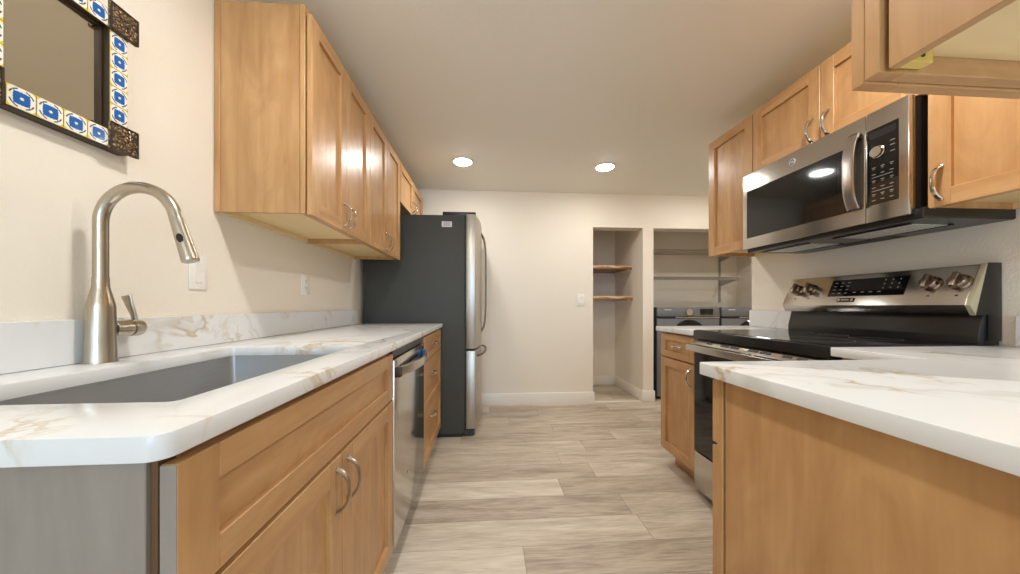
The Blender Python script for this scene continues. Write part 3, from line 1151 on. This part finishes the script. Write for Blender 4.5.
pc = thing('peninsula_cabinet', 'maple peninsula base cabinet with plain end panel under the foreground counter', 'cabinet', (1.85, 0.44, 0), 'base cabinets')
EP = 1.545
MB(M['wood_z']).box(EP + 0.003, EP + 0.018, 0.115, 0.7285, 0.0, CB - 0.001).build('end_panel', pc)
ff = MB([M['wood_z'], M['wood_x']])
ff.box(EP, EP + 0.040, 0.7345, 0.7535, 0.0, CB - 0.001, 0.001)
ff.box(2.10, 2.14, 0.7345, 0.7535, 0.1, CB - 0.001, 0.001)
ff.box(EP + 0.040, 2.10, 0.7345, 0.7535, 0.68, 0.72, 0.001, 1)
ff.box(EP + 0.040, 2.10, 0.7345, 0.7535, CB - 0.04, CB - 0.001, 0.001, 1)
ff.box(EP + 0.040, 2.10, 0.7345, 0.7535, 0.1, 0.13, 0.001, 1)
ff.build('face_frame', pc)
c = MB([M['wood_z'], M['ply_x']])
c.box(EP + 0.018, 2.14, 0.115, 0.13, 0.0, CB - 0.001)
c.box(EP + 0.018, 2.14, 0.13, 0.734, 0.1, 0.116)
c.box(2.124, 2.14, 0.13, 0.734, 0.116, CB - 0.001)
c.build('carcass', pc)
m = (EP + 2.14) / 2
for a, b in ((EP + 0.003, m - 0.0015), (m + 0.0015, 2.137)):
    d = shaker('drawer', pc, (a, 0.754, 0.722), UX, PY, b - a, 0.150, 0.055, 0.042, horizontal=True)
    pull(d, ((a + b) / 2, 0.764, 0.797), UX, PY, 0.1, False)
    d = shaker('door', pc, (a, 0.754, 0.108), UX, PY, b - a, 0.605, 0.055)
    pull(d, (b - 0.03 if b < m else a + 0.03, 0.773, 0.63), UX, PY, 0.105)
MB(M['kick']).box(EP + 0.05, 2.13, 0.66, 0.68, 0, 0.099).build('toe_kick', pc)

fc = thing('corner_base_cabinet', 'narrow maple corner cabinet tucked between the peninsula and the range', 'cabinet', (2.48, 0.57, 0), 'base cabinets')
c = MB([M['wood_z'], M['ply_y']])
c.box(2.20, RW - 0.002, 0.996, 1.010, 0.0, CB - 0.001)
c.box(2.20, RW - 0.002, 0.115, 0.13, 0.0, CB - 0.001, 0, 1)
c.box(2.165, 2.20, 0.785, 1.010, 0.1, CB - 0.001, 0.001)
c.box(2.20, RW - 0.002, 0.13, 0.996, 0.1, 0.116, 0, 1)
c.build('carcass', fc)
MB(M['wood_y']).box(2.25, 2.27, 0.785, 0.995, 0.0, 0.0995).build('toe_kick', fc)

# ------------------------------------------------------------------ range
K0, K1 = 1.028, 1.764
rg = thing('electric_range', 'stainless electric range with black glass cooktop and rear control panel', 'range', (2.47, (K0 + K1) / 2, 0))
b = MB(M['black'])
b.box(2.20, 2.70, K0 + 0.002, K1 - 0.002, 0.03, 0.872, 0.003)
for x in (2.26, 2.66):
    for y in (K0 + 0.06, K1 - 0.06):
        b.lathe([(0.018, 0.0), (0.018, 0.03)], (x, y, 0), 'z', 14)
b.build('body', rg)
ct = MB([M['black_gloss'], M['black'], M['grey_mark']])
ct.box(2.143, 2.705, K0, K1, 0.873, 0.917, 0.006, 1, 3)
ct.box(2.151, 2.700, K0 + 0.008, K1 - 0.008, 0.9171, 0.9195, 0.001, 0)
for x, y, r in ((2.30, K0 + 0.20, 0.115), (2.30, K1 - 0.20, 0.095), (2.55, K0 + 0.19, 0.075), (2.55, K1 - 0.19, 0.075), (2.57, (K0 + K1) / 2, 0.05)):
    ct.lathe([(r - 0.0012, 0), (r - 0.0012, 0.0003), (r, 0.0003), (r, 0)], (x, y, 0.9194), 'z', 48, 2)
cto = ct.build('cooktop', rg)
bgd = MB(M['black'])
bgd.prism([(2.703, 0.872), (2.703, 0.945), (2.725, 1.030), (2.725, 1.10), (2.785, 1.10), (2.785, 0.872)], 'y', K0 + 0.004, K1 - 0.004, 0.003)
bgd.build('backguard', rg)
cp = MB([M['steel'], M['black']])
cp.prism([(2.670, 1.055), (2.731, 1.197), (2.742, 1.202), (2.742, 1.03), (2.688, 1.022)], 'y', K0 + 0.016, K1 - 0.002, 0.0015, 0)
cpo = cp.build('control_panel', rg)
ecap = MB([M['black'], M['steel']])
ecap.prism([(2.735, 1.020), (2.688, 1.020), (2.735, 1.203), (2.786, 1.203), (2.786, 0.93), (2.735, 0.93)], 'y', K0 - 0.001, K0 + 0.0035, 0.0006, 0)
ecap.build('end_cap', rg)
tr = MB(M['end_trim'])
tr.prism([(2.668, 1.054), (2.733, 1.202), (2.742, 1.202), (2.690, 1.018)], 'y', K0 + 0.0005, K0 + 0.0155, 0.001)
tr.build('end_trim', rg)['label'] = 'pale end trim of the control panel'
# panel frame: v up the slope
pv = Vector((2.731 - 2.670, 0, 1.197 - 1.055)).normalized()
pn = Vector((-pv.z, 0, pv.x))
pu = Vector((0, -1, 0))
PO = Vector((2.670, K1, 1.055))           # left end, lower edge (seen from the front)
PM = Matrix(((pu.x, pv.x, pn.x, PO.x), (pu.y, pv.y, pn.y, PO.y), (pu.z, pv.z, pn.z, PO.z), (0, 0, 0, 1)))
W_, H_ = K1 - K0, 0.1545
ds = MB([M['black_gloss'], M['dim_print']])
ds.M = PM
ds.box(0.235, 0.536, 0.046, 0.132, 0.0005, 0.002, 0.0005)
for r in range(4):
    for q in range(3):
        ds.box(0.252 + q * 0.028, 0.264 + q * 0.028, 0.060 + r * 0.018, 0.0635 + r * 0.018, 0.002, 0.0023, 0, 1)
for q in range(4):
    ds.box(0.345 + q * 0.032, 0.358 + q * 0.032, 0.062, 0.066, 0.002, 0.0023, 0, 1)
for r in range(3):
    for q in range(3):
        ds.box(0.455 + q * 0.026, 0.459 + q * 0.026, 0.078 + r * 0.019, 0.084 + r * 0.019, 0.002, 0.0023, 0, 1)
ds.build('display', cpo)
bd = MB([M['black_gloss'], M['chrome']])
bd.M = PM
bd.box(0.288, 0.362, 0.016, 0.036, 0.0005, 0.003, 0.001)
bd.box(0.292, 0.302, 0.020, 0.032, 0.003, 0.0036, 0, 1)
bd.box(0.348, 0.358, 0.020, 0.032, 0.003, 0.0036, 0, 1)
bd.box(0.307, 0.342, 0.023, 0.029, 0.003, 0.0036, 0, 1)
bd.build('badge', cpo)
for s in (0.066, 0.139, 0.612, 0.690):
    k = MB(M['knob_steel'])
    k.M = PM
    k.lathe([(0.030, 0.001), (0.030, 0.006), (0.026, 0.010), (0.0255, 0.024), (0.022, 0.028), (0.0, 0.028)], (s, 0.088, 0), 'z', 30)
    k.box(s - 0.0075, s + 0.0075, 0.060, 0.116, 0.020, 0.040, 0.004, 0, 2)
    k.build('knob', cpo)
for s in (0.066, 0.139, 0.612, 0.690):
    mk = MB(M['dark_mark'])
    mk.M = PM
    mk.box(s - 0.004, s + 0.004, 0.036, 0.041, 0.0004, 0.0008)
    mk.build('burner_mark', cpo)
vt = MB([M['steel'], M['black_matte']])
vt.prism([(2.128, 0.843), (2.156, 0.870), (2.199, 0.870), (2.199, 0.842)], 'y', K0 + 0.004, K1 - 0.004, 0.001)
sv = Vector((0.028, 0, 0.027)).normalized()
sn = Vector((-sv.z, 0, sv.x))
vt.M = Matrix(((0, sv.x, sn.x, 2.128), (-1, sv.y, sn.y, K1), (0, sv.z, sn.z, 0.843), (0, 0, 0, 1)))
for u0, wd in ((0.12, 0.04), (0.22, 0.055), (0.283, 0.055), (0.39, 0.055), (0.453, 0.055), (0.56, 0.04), (0.62, 0.04)):
    vt.box(u0, u0 + wd, 0.013, 0.024, 0.0001, 0.0008, 0, 1)
vt.build('vent_trim', rg)
dr_ = MB([M['oven_glass'], M['steel'], M['black']])
dr_.box(2.146, 2.199, K0 + 0.004, K1 - 0.004, 0.258, 0.838, 0.004, 2, 2)
dr_.box(2.1445, 2.1465, K0 + 0.010, K1 - 0.010, 0.264, 0.800, 0.0008, 0)
dr_.box(2.138, 2.150, K0 + 0.004, K1 - 0.004, 0.803, 0.838, 0.003, 1, 2)
door = dr_.build('oven_door', rg)
hd = MB(M['steel'])
hd.box(2.097, 2.115, K0 + 0.006, K1 - 0.004, 0.806, 0.842, 0.004, 0, 3)
for y in (K0 + 0.03, K1 - 0.04):
    hd.box(2.111, 2.142, y - 0.012, y + 0.012, 0.812, 0.834, 0.003, 0, 2)
hd.build('handle', door)
MB(M['steel']).box(2.146, 2.199, K0 + 0.004, K1 - 0.004, 0.050, 0.250, 0.004, 0, 2).build('storage_drawer', rg)

# ------------------------------------------------------------------ microwave
W0, W1 = 1.018, 1.746
MF = 2.420
ZM0, ZM1 = 1.362, 1.770
mw = thing('over_range_microwave', 'stainless over-the-range microwave with black window hung above the range', 'microwave', (2.61, (W0 + W1) / 2, ZM0))
MB(M['black']).box(MF + 0.0265, RW - 0.002, W0 + 0.004, W1 - 0.004, ZM0 + 0.022, ZM1, 0.003).build('body', mw)
un = MB([M['black_matte'], M['filter'], M['black']])
un.box(MF + 0.022, RW - 0.002, W0 - 0.022, W1 - 0.004, ZM0 - 0.016, ZM0 + 0.0205, 0.004, 2)
un.box(2.50, 2.66, W0 + 0.06, W0 + 0.30, ZM0 - 0.0185, ZM0 - 0.016, 0.001, 1)
un.box(2.50, 2.66, W1 - 0.30, W1 - 0.06, ZM0 - 0.0185, ZM0 - 0.016, 0.001, 1)
un.box(2.69, 2.76, W0 + 0.25, W1 - 0.25, ZM0 - 0.018, ZM0 - 0.016, 0.001, 0)
for a, b in ((W0 + 0.05, W0 + 0.31), (W1 - 0.31, W1 - 0.05)):
    for q in (2.495, 2.662):
        un.box(q - 0.006, q + 0.006, a, b, ZM0 - 0.021, ZM0 - 0.016, 0.001, 2)
un.build('vent_base', mw)
SPL = 1.147
dm = MB([M['steel'], M['black_gloss'], M['black']])
dm.box(MF, MF + 0.026, SPL + 0.001, W1, ZM0, ZM1, 0.004, 0, 2)
dm.box(MF - 0.0012, MF + 0.002, 1.196, 1.716, 1.420, 1.676, 0.0008, 1)
dmo = dm.build('door', mw)
iw = MB(M['oven_glass'])
iw.box(MF - 0.0018, MF - 0.0012, 1.25, 1.655, 1.458, 1.640)
iw.build('window', dmo)
pts = []
for i in range(17):
    s = -1 + 2 * i / 16
    pts.append((MF - 0.014 - 0.022 * (1 - abs(s) ** 3), 1.176, 1.566 + s * 0.142))
mh = MB([M['steel_z'], M['black']])
mh.sweep(pts, 0.021, 0.0055, side=(0, 1, 0), n=16, square=True)
for s in (-1, 1):
    mh.box(MF - 0.020, MF - 0.001, 1.160, 1.190, 1.566 + s * 0.137 - 0.010, 1.566 + s * 0.137 + 0.010, 0.002, 1)
mh.build('handle', dmo)
lg = MB([M['dark_mark'], M['white_mark']])
yl, zl = 1.445, 1.724
lg.lathe([(0.0, 0.0018), (0.0125, 0.0018), (0.0128, 0.0)], (MF, yl, zl), NX, 28, 0)
lg.lathe([(0.0125, 0.0), (0.0125, 0.0024), (0.0142, 0.0024), (0.0146, 0.0)], (MF, yl, zl), NX, 28, 1)
text_into(lg, 'GE', 0.015, Matrix(((0, 0, -1, MF - 0.0022), (-1, 0, 0, yl), (0, 1, 0, zl), (0, 0, 0, 1))), 1)
lg.build('logo', dmo)['label'] = 'round maker emblem'
cpm = MB([M['steel'], M['black_gloss'], M['black'], M['dim_print']])
cpm.box(MF, MF + 0.026, W0, SPL - 0.001, ZM0, ZM1, 0.004, 0, 2)
cpm.box(MF - 0.0012, MF + 0.002, 1.046, 1.142, 1.424, 1.704, 0.0008, 1)
cpm.box(MF - 0.0016, MF - 0.0012, 1.054, 1.134, 1.668, 1.692, 0, 2)
X = MF - 0.0012
for r, z in enumerate((1.560, 1.535, 1.512, 1.486, 1.462, 1.440)):
    for q in range(3):
        y = 1.120 - q * 0.027
        cpm.box(X - 0.0003, X, y - 0.006, y + 0.005, z - 0.0011, z + 0.0011, 0, 3)
        if r % 2 == 0:
            cpm.box(X - 0.0003, X, y - 0.004, y + 0.003, z - 0.0068, z - 0.0052, 0, 3)
for z in (1.524, 1.474):
    cpm.box(X - 0.0003, X, 1.062, 1.126, z - 0.0008, z + 0.0008, 0, 3)
for z in (1.638, 1.622, 1.600):
    cpm.box(X - 0.0003, X, 1.056, 1.070, z - 0.0012, z + 0.0012, 0, 3)
cpo2 = cpm.build('control_panel', mw)
MB(M['chrome']).lathe([(0.0215, 0.0), (0.0215, 0.003), (0.019, 0.005), (0.018, 0.012), (0.0, 0.012)], (MF - 0.0012, 1.106, 1.614), NX, 28).build('knob', cpo2)

# ------------------------------------------------------------------ right wall cabinets
QF = 2.462
RZ0, RZ1 = 1.380, 2.130


def upper_right(name, y0, y1, z0, z1, label, doors, handles, near_open=False, hz=0.072):
    t = thing(name, label, 'cabinet', (2.63, (y0 + y1) / 2, z0), 'wall cabinets')
    c = wall_box(t, QF + 0.0395, RW - 0.002, y0, y1, z0, z1)
    c.build('carcass', t)
    hang_rails(t, QF + 0.0395, RW - 0.002, y0, y1, z0, 1)
    f = MB([M['wood_z'], M['wood_y']])
    xa, xb = QF + 0.020, QF + 0.039
    f.box(xa, xb, y0, y0 + 0.034, z0 - 0.001, z1, 0.001)
    f.box(xa, xb, y1 - 0.034, y1, z0 - 0.001, z1, 0.001)
    f.box(xa, xb, y0 + 0.034, y1 - 0.034, z0 - 0.001, z0 + 0.036, 0.001, 1)
    f.box(xa, xb, y0 + 0.034, y1 - 0.034, z1 - 0.036, z1, 0.001, 1)
    f.build('face_frame', t)
    for (a, b), hy in zip(doors, handles):
        d = shaker('door', t, (QF + 0.019, a, z0 - 0.004), UY, NX, b - a, z1 - z0 - 0.006, 0.055)
        if hy is not None:
            pull(d, (QF, hy, z0 + hz), UY, NX, 0.105)
    return t


upper_right('wall_cabinet', 1.730, 2.092, RZ0, RZ1, 'maple single-door wall cabinet at the far end of the right wall', [(1.732, 2.090)], [None])
upper_right('wall_cabinet', 1.014, 1.727, 1.7745, RZ1, 'short maple two-door wall cabinet directly above the microwave', [(1.016, 1.3545), (1.3575, 1.725)], [1.322, 1.392], hz=0.070)
upper_right('wall_cabinet', 0.500, 1.011, RZ0, RZ1, 'maple wall cabinet on right wall between microwave and peninsula', [(0.520, 1.000)], [0.968])

pu_ = thing('wall_cabinet', 'maple wall cabinet hanging over the peninsula at top right, underside showing', 'cabinet', (2.1, 0.32, 1.39), 'wall cabinets')
PZ0, PZ1 = 1.392, 2.143
PX0, PX1 = 1.562, 2.455
PYB, PYF = 0.14, 0.438          # back and face-frame plane (doors face +y)
c = MB([M['wood_z'], M['ply_x'], M['wood_z']])
c.box(PX0 + 0.007, PX0 + 0.021, PYB, PYF - 0.005, PZ0, PZ1, 0.0008)
c.box(PX1 - 0.014, PX1, PYB, PYF, PZ0, PZ1, 0.0008)
c.box(PX0 + 0.021, PX1 - 0.014, PYB, PYF, PZ0 + 0.026, PZ0 + 0.040, 0, 1)
c.box(PX0 + 0.021, PX1 - 0.014, PYB, PYF, PZ1 - 0.014, PZ1, 0, 1)
c.box(PX0 + 0.021, PX1 - 0.014, PYB, PYB + 0.010, PZ0 + 0.040, PZ1 - 0.014, 0, 2)
c.build('carcass', pu_)
f = MB([M['wood_z'], M['wood_x']])
f.box(PX0, PX0 + 0.038, PYF + 0.0005, PYF + 0.0195, PZ0 - 0.001, PZ1, 0.001)
f.box(PX1 - 0.038, PX1, PYF + 0.0005, PYF + 0.0195, PZ0 - 0.001, PZ1, 0.001)
f.box(PX0 + 0.038, PX1 - 0.038, PYF + 0.0005, PYF + 0.0195, PZ0 - 0.001, PZ0 + 0.038, 0.001, 1)
f.box(PX0 + 0.038, PX1 - 0.038, PYF + 0.0005, PYF + 0.0195, PZ1 - 0.038, PZ1, 0.001, 1)
f.build('face_frame', pu_)
m = (PX0 + PX1) / 2
for a, b in ((PX0 + 0.001, m - 0.0015), (m + 0.0015, PX1 - 0.001)):
    d = shaker('door', pu_, (a, PYF + 0.020, PZ0 - 0.004), UX, PY, b - a, PZ1 - PZ0 - 0.006, 0.055)
    pull(d, (b - 0.027 if b < m else a + 0.027, PYF + 0.039, PZ0 + 0.07), UX, PY, 0.1)
br = MB([M['brass'], M['dark_mark']])
br.box(PX0 + 0.0215, PX0 + 0.062, PYF - 0.016, PYF - 0.001, PZ0 + 0.004, PZ0 + 0.024, 0.001)
br.lathe([(0.0035, 0.0), (0.0035, 0.0008), (0, 0.001)], (PX0 + 0.045, PYF - 0.016, PZ0 + 0.014), NY, 12, 1)
br.build('corner_bracket', pu_)['label'] = 'yellow corner bracket under the cabinet'

# ------------------------------------------------------------------ pantry shelves
def live_edge(z, label):
    rnd = random.Random(int(z * 1000))
    t = MB([M['live_wood'], M['bark']])
    N = 36
    x0, x1 = 2.104, 2.699
    fr_, e = [], 0.0
    ph = [rnd.uniform(0, 6.28) for _ in range(4)]
    for i in range(N + 1):
        x = x0 + (x1 - x0) * i / N
        e = 0.016 * math.sin(9 * x + ph[0]) + 0.008 * math.sin(31 * x + ph[1]) + 0.004 * math.sin(77 * x + ph[2])
        fr_.append((x, 3.755 + e))
    bm = t.bm
    for i in range(N):
        (xa, ya), (xb, yb) = fr_[i], fr_[i + 1]
        za = z + 0.017 + 0.006 * math.sin(23 * xa + ph[3])
        zb = z + 0.017 + 0.006 * math.sin(23 * xb + ph[3])
        yl = 4.298
        P = lambda *a: bm.verts.new(a)
        quads = [((xa, ya + 0.016, z + 0.038), (xb, yb + 0.016, z + 0.038), (xb, yl, z + 0.038), (xa, yl, z + 0.038), 0),
                 ((xa, ya - 0.004, z), (xb, yb - 0.004, z), (xb, yl, z), (xa, yl, z), 0),
                 ((xa, ya, za), (xb, yb, zb), (xb, yb + 0.016, z + 0.038), (xa, ya + 0.016, z + 0.038), 1),
                 ((xa, ya - 0.004, z), (xb, yb - 0.004, z), (xb, yb, zb), (xa, ya, za), 0)]
        for q in quads:
            fce = bm.faces.new([P(*v) for v in q[:4]])
            fce.material_index = q[4]
    for x, (xx, yy) in ((x0, fr_[0]), (x1, fr_[-1])):
        bm.faces.new([bm.verts.new(v) for v in ((x, yy - 0.004, z), (x, 4.298, z), (x, 4.298, z + 0.038), (x, yy + 0.016, z + 0.038))])
    bm.faces.new([bm.verts.new(v) for v in ((x0, 4.298, z), (x1, 4.298, z), (x1, 4.298, z + 0.038), (x0, 4.298, z + 0.038))])
    bmesh.ops.remove_doubles(bm, verts=bm.verts, dist=0.0002)
    th = thing('live_edge_shelf', label, 'shelf', (2.40, 4.0, z), 'pantry shelves')
    t.build('board', th)
    br = MB(M['white_plastic'])
    br.box(2.672, 2.7015, 3.83, 4.25, z - 0.022, z - 0.0005, 0.002)
    br.build('wall_cleat', th)
    return th


live_edge(1.485, 'brown live-edge wooden shelf in the pantry recess, upper of two')
live_edge(1.128, 'brown live-edge wooden shelf in the pantry recess, lower of two')


# ------------------------------------------------------------------ laundry wire shelves
def wire_shelf(z, label):
    t = thing('wire_shelf', label, 'shelf', (3.44, 4.1, z), 'laundry shelves')
    x0, x1, yf, yb_ = 2.826, 4.19, 3.905, 4.292
    w_ = MB(M['wire'])
    for y, zz, r in ((yf, z, 0.0042), (yf, z - 0.030, 0.0042), (yb_, z, 0.0035), ((yf + yb_) / 2, z - 0.003, 0.003)):
        w_.sweep([(x0, y, zz), (x1, y, zz)], r, None, side=(0, 0, 1), n=8)
    w_.build('long_rods', t)
    g = MB(M['wire'])
    k = int((x1 - x0) / 0.0254)
    for i in range(k + 1):
        x = x0 + 0.006 + i * 0.0254
        if x < x1:
            g.sweep([(x, yb_, z + 0.003), (x, yf - 0.002, z + 0.003), (x, yf - 0.005, z - 0.002), (x, yf - 0.003, z - 0.030)], 0.0016, None, side=(1, 0, 0), n=6)
    g.build('cross_wires', t)['kind'] = 'stuff'
    for x in (2.95, 4.165):
        b_ = MB(M['wire'])
        b_.prism([(4.284, z - 0.006), (yf + 0.03, z - 0.006), (yf + 0.03, z - 0.020), (4.284, z - 0.095)], 'x', x - 0.005, x + 0.005, 0.001)
        b_.build('bracket', t)
    return t


wire_shelf(1.742, 'white coated wire shelf above the laundry machines, upper of two')
wire_shelf(1.408, 'white coated wire shelf above the laundry machines, lower of two')
for x, lb in ((2.95, 'slotted white shelf standard on laundry back wall, left side'), (4.165, 'slotted white shelf standard on laundry back wall, right side')):
    s = MB([M['wire'], M['dark_mark']])
    s.box(x - 0.0125, x + 0.0125, 4.285, 4.2985, 1.10, 1.90, 0.001)
    for i in range(24):
        z = 1.12 + i * 0.032
        s.box(x - 0.006, x - 0.002, 4.2845, 4.2851, z, z + 0.016, 0, 1)
        s.box(x + 0.002, x + 0.006, 4.2845, 4.2851, z, z + 0.016, 0, 1)
    o = s.build('shelf_standard', origin=(x, 4.298, 1.10))
    tag(o, lb, 'shelf bracket', 'shelf standards')

# ------------------------------------------------------------------ washer and dryer
def laundry(name, x0, label, cat, dial):
    x1, yf, yb_, H = x0 + 0.735, 3.560, 4.25, 1.036
    t = thing(name, label, cat, ((x0 + x1) / 2, (yf + yb_) / 2, 0), 'laundry machines')
    b_ = MB([M['washer_dark'], M['washer']])
    b_.box(x0, x1, yf + 0.022, yb_, 0.03, H - 0.004, 0.006, 0, 2)
    for x in (x0 + 0.06, x1 - 0.06):
        for y in (yf + 0.08, yb_ - 0.08):
            b_.lathe([(0.022, 0.0), (0.022, 0.03)], (x, y, 0), 'z', 14)
    b_.build('body', t)
    f_ = MB(M['washer'])
    f_.box(x0 + 0.002, x1 - 0.002, yf, yf + 0.0215, 0.035, H - 0.128, 0.006, 0, 2)
    fo = f_.build('front_panel', t)
    p_ = MB([M['washer'], M['chrome'], M['black_matte']])
    p_.prism([(yf - 0.004, H - 0.104), (yf + 0.004, H), (yf + 0.0215, H), (yf + 0.0215, H - 0.104)], 'x', x0 + 0.002, x1 - 0.002, 0.003)
    p_.box(x0 + 0.02, x0 + 0.22, yf - 0.003, yf + 0.020, H - 0.126, H - 0.106, 0.003, 2)
    p_.box(x0 + 0.21, x1 - 0.004, yf - 0.007, yf + 0.020, H - 0.126, H - 0.110, 0.003, 1)
    po = p_.build('control_panel', t)
    MB(M['black_gloss']).box(x0 + 0.50, x0 + 0.655, yf - 0.003, yf + 0.006, H - 0.088, H - 0.020, 0.002).build('display', po)
    k_ = MB(M['chrome'])
    k_.lathe([(0.046, -0.004), (0.044, 0.006), (0.040, 0.024), (0.036, 0.028), (0.0, 0.028)], (x0 + 0.365, yf, H - 0.055), NY, 32)
    k_.build('dial', po)
    l_ = MB(M['white_mark'])
    for i in range(7):
        l_.box(x0 + 0.085 + i * 0.0115, x0 + 0.0935 + i * 0.0115, yf - 0.0025, yf + 0.005, H - 0.036, H - 0.026)
    l_.build('logo', po)
    d_ = MB([M['black_gloss'], M['chrome'], M['washer_dark']])
    cx_, cz_ = x0 + 0.37, H - 0.340
    d_.lathe([(0.200, 0.001), (0.200, 0.014), (0.184, 0.026), (0.170, 0.026)], (cx_, yf, cz_), NY, 56, 0)
    d_.lathe([(0.169, 0.022), (0.155, 0.010), (0.10, 0.030), (0.0, 0.038)], (cx_, yf, cz_), NY, 48, 2)
    d_.build('round_door', fo)
    return t


laundry('washing_machine', 2.892, 'dark grey front-loading washing machine in the laundry recess, left machine', 'washing machine', True)
laundry('clothes_dryer', 3.648, 'dark grey front-loading dryer in the laundry recess, right of the washer', 'dryer', True)
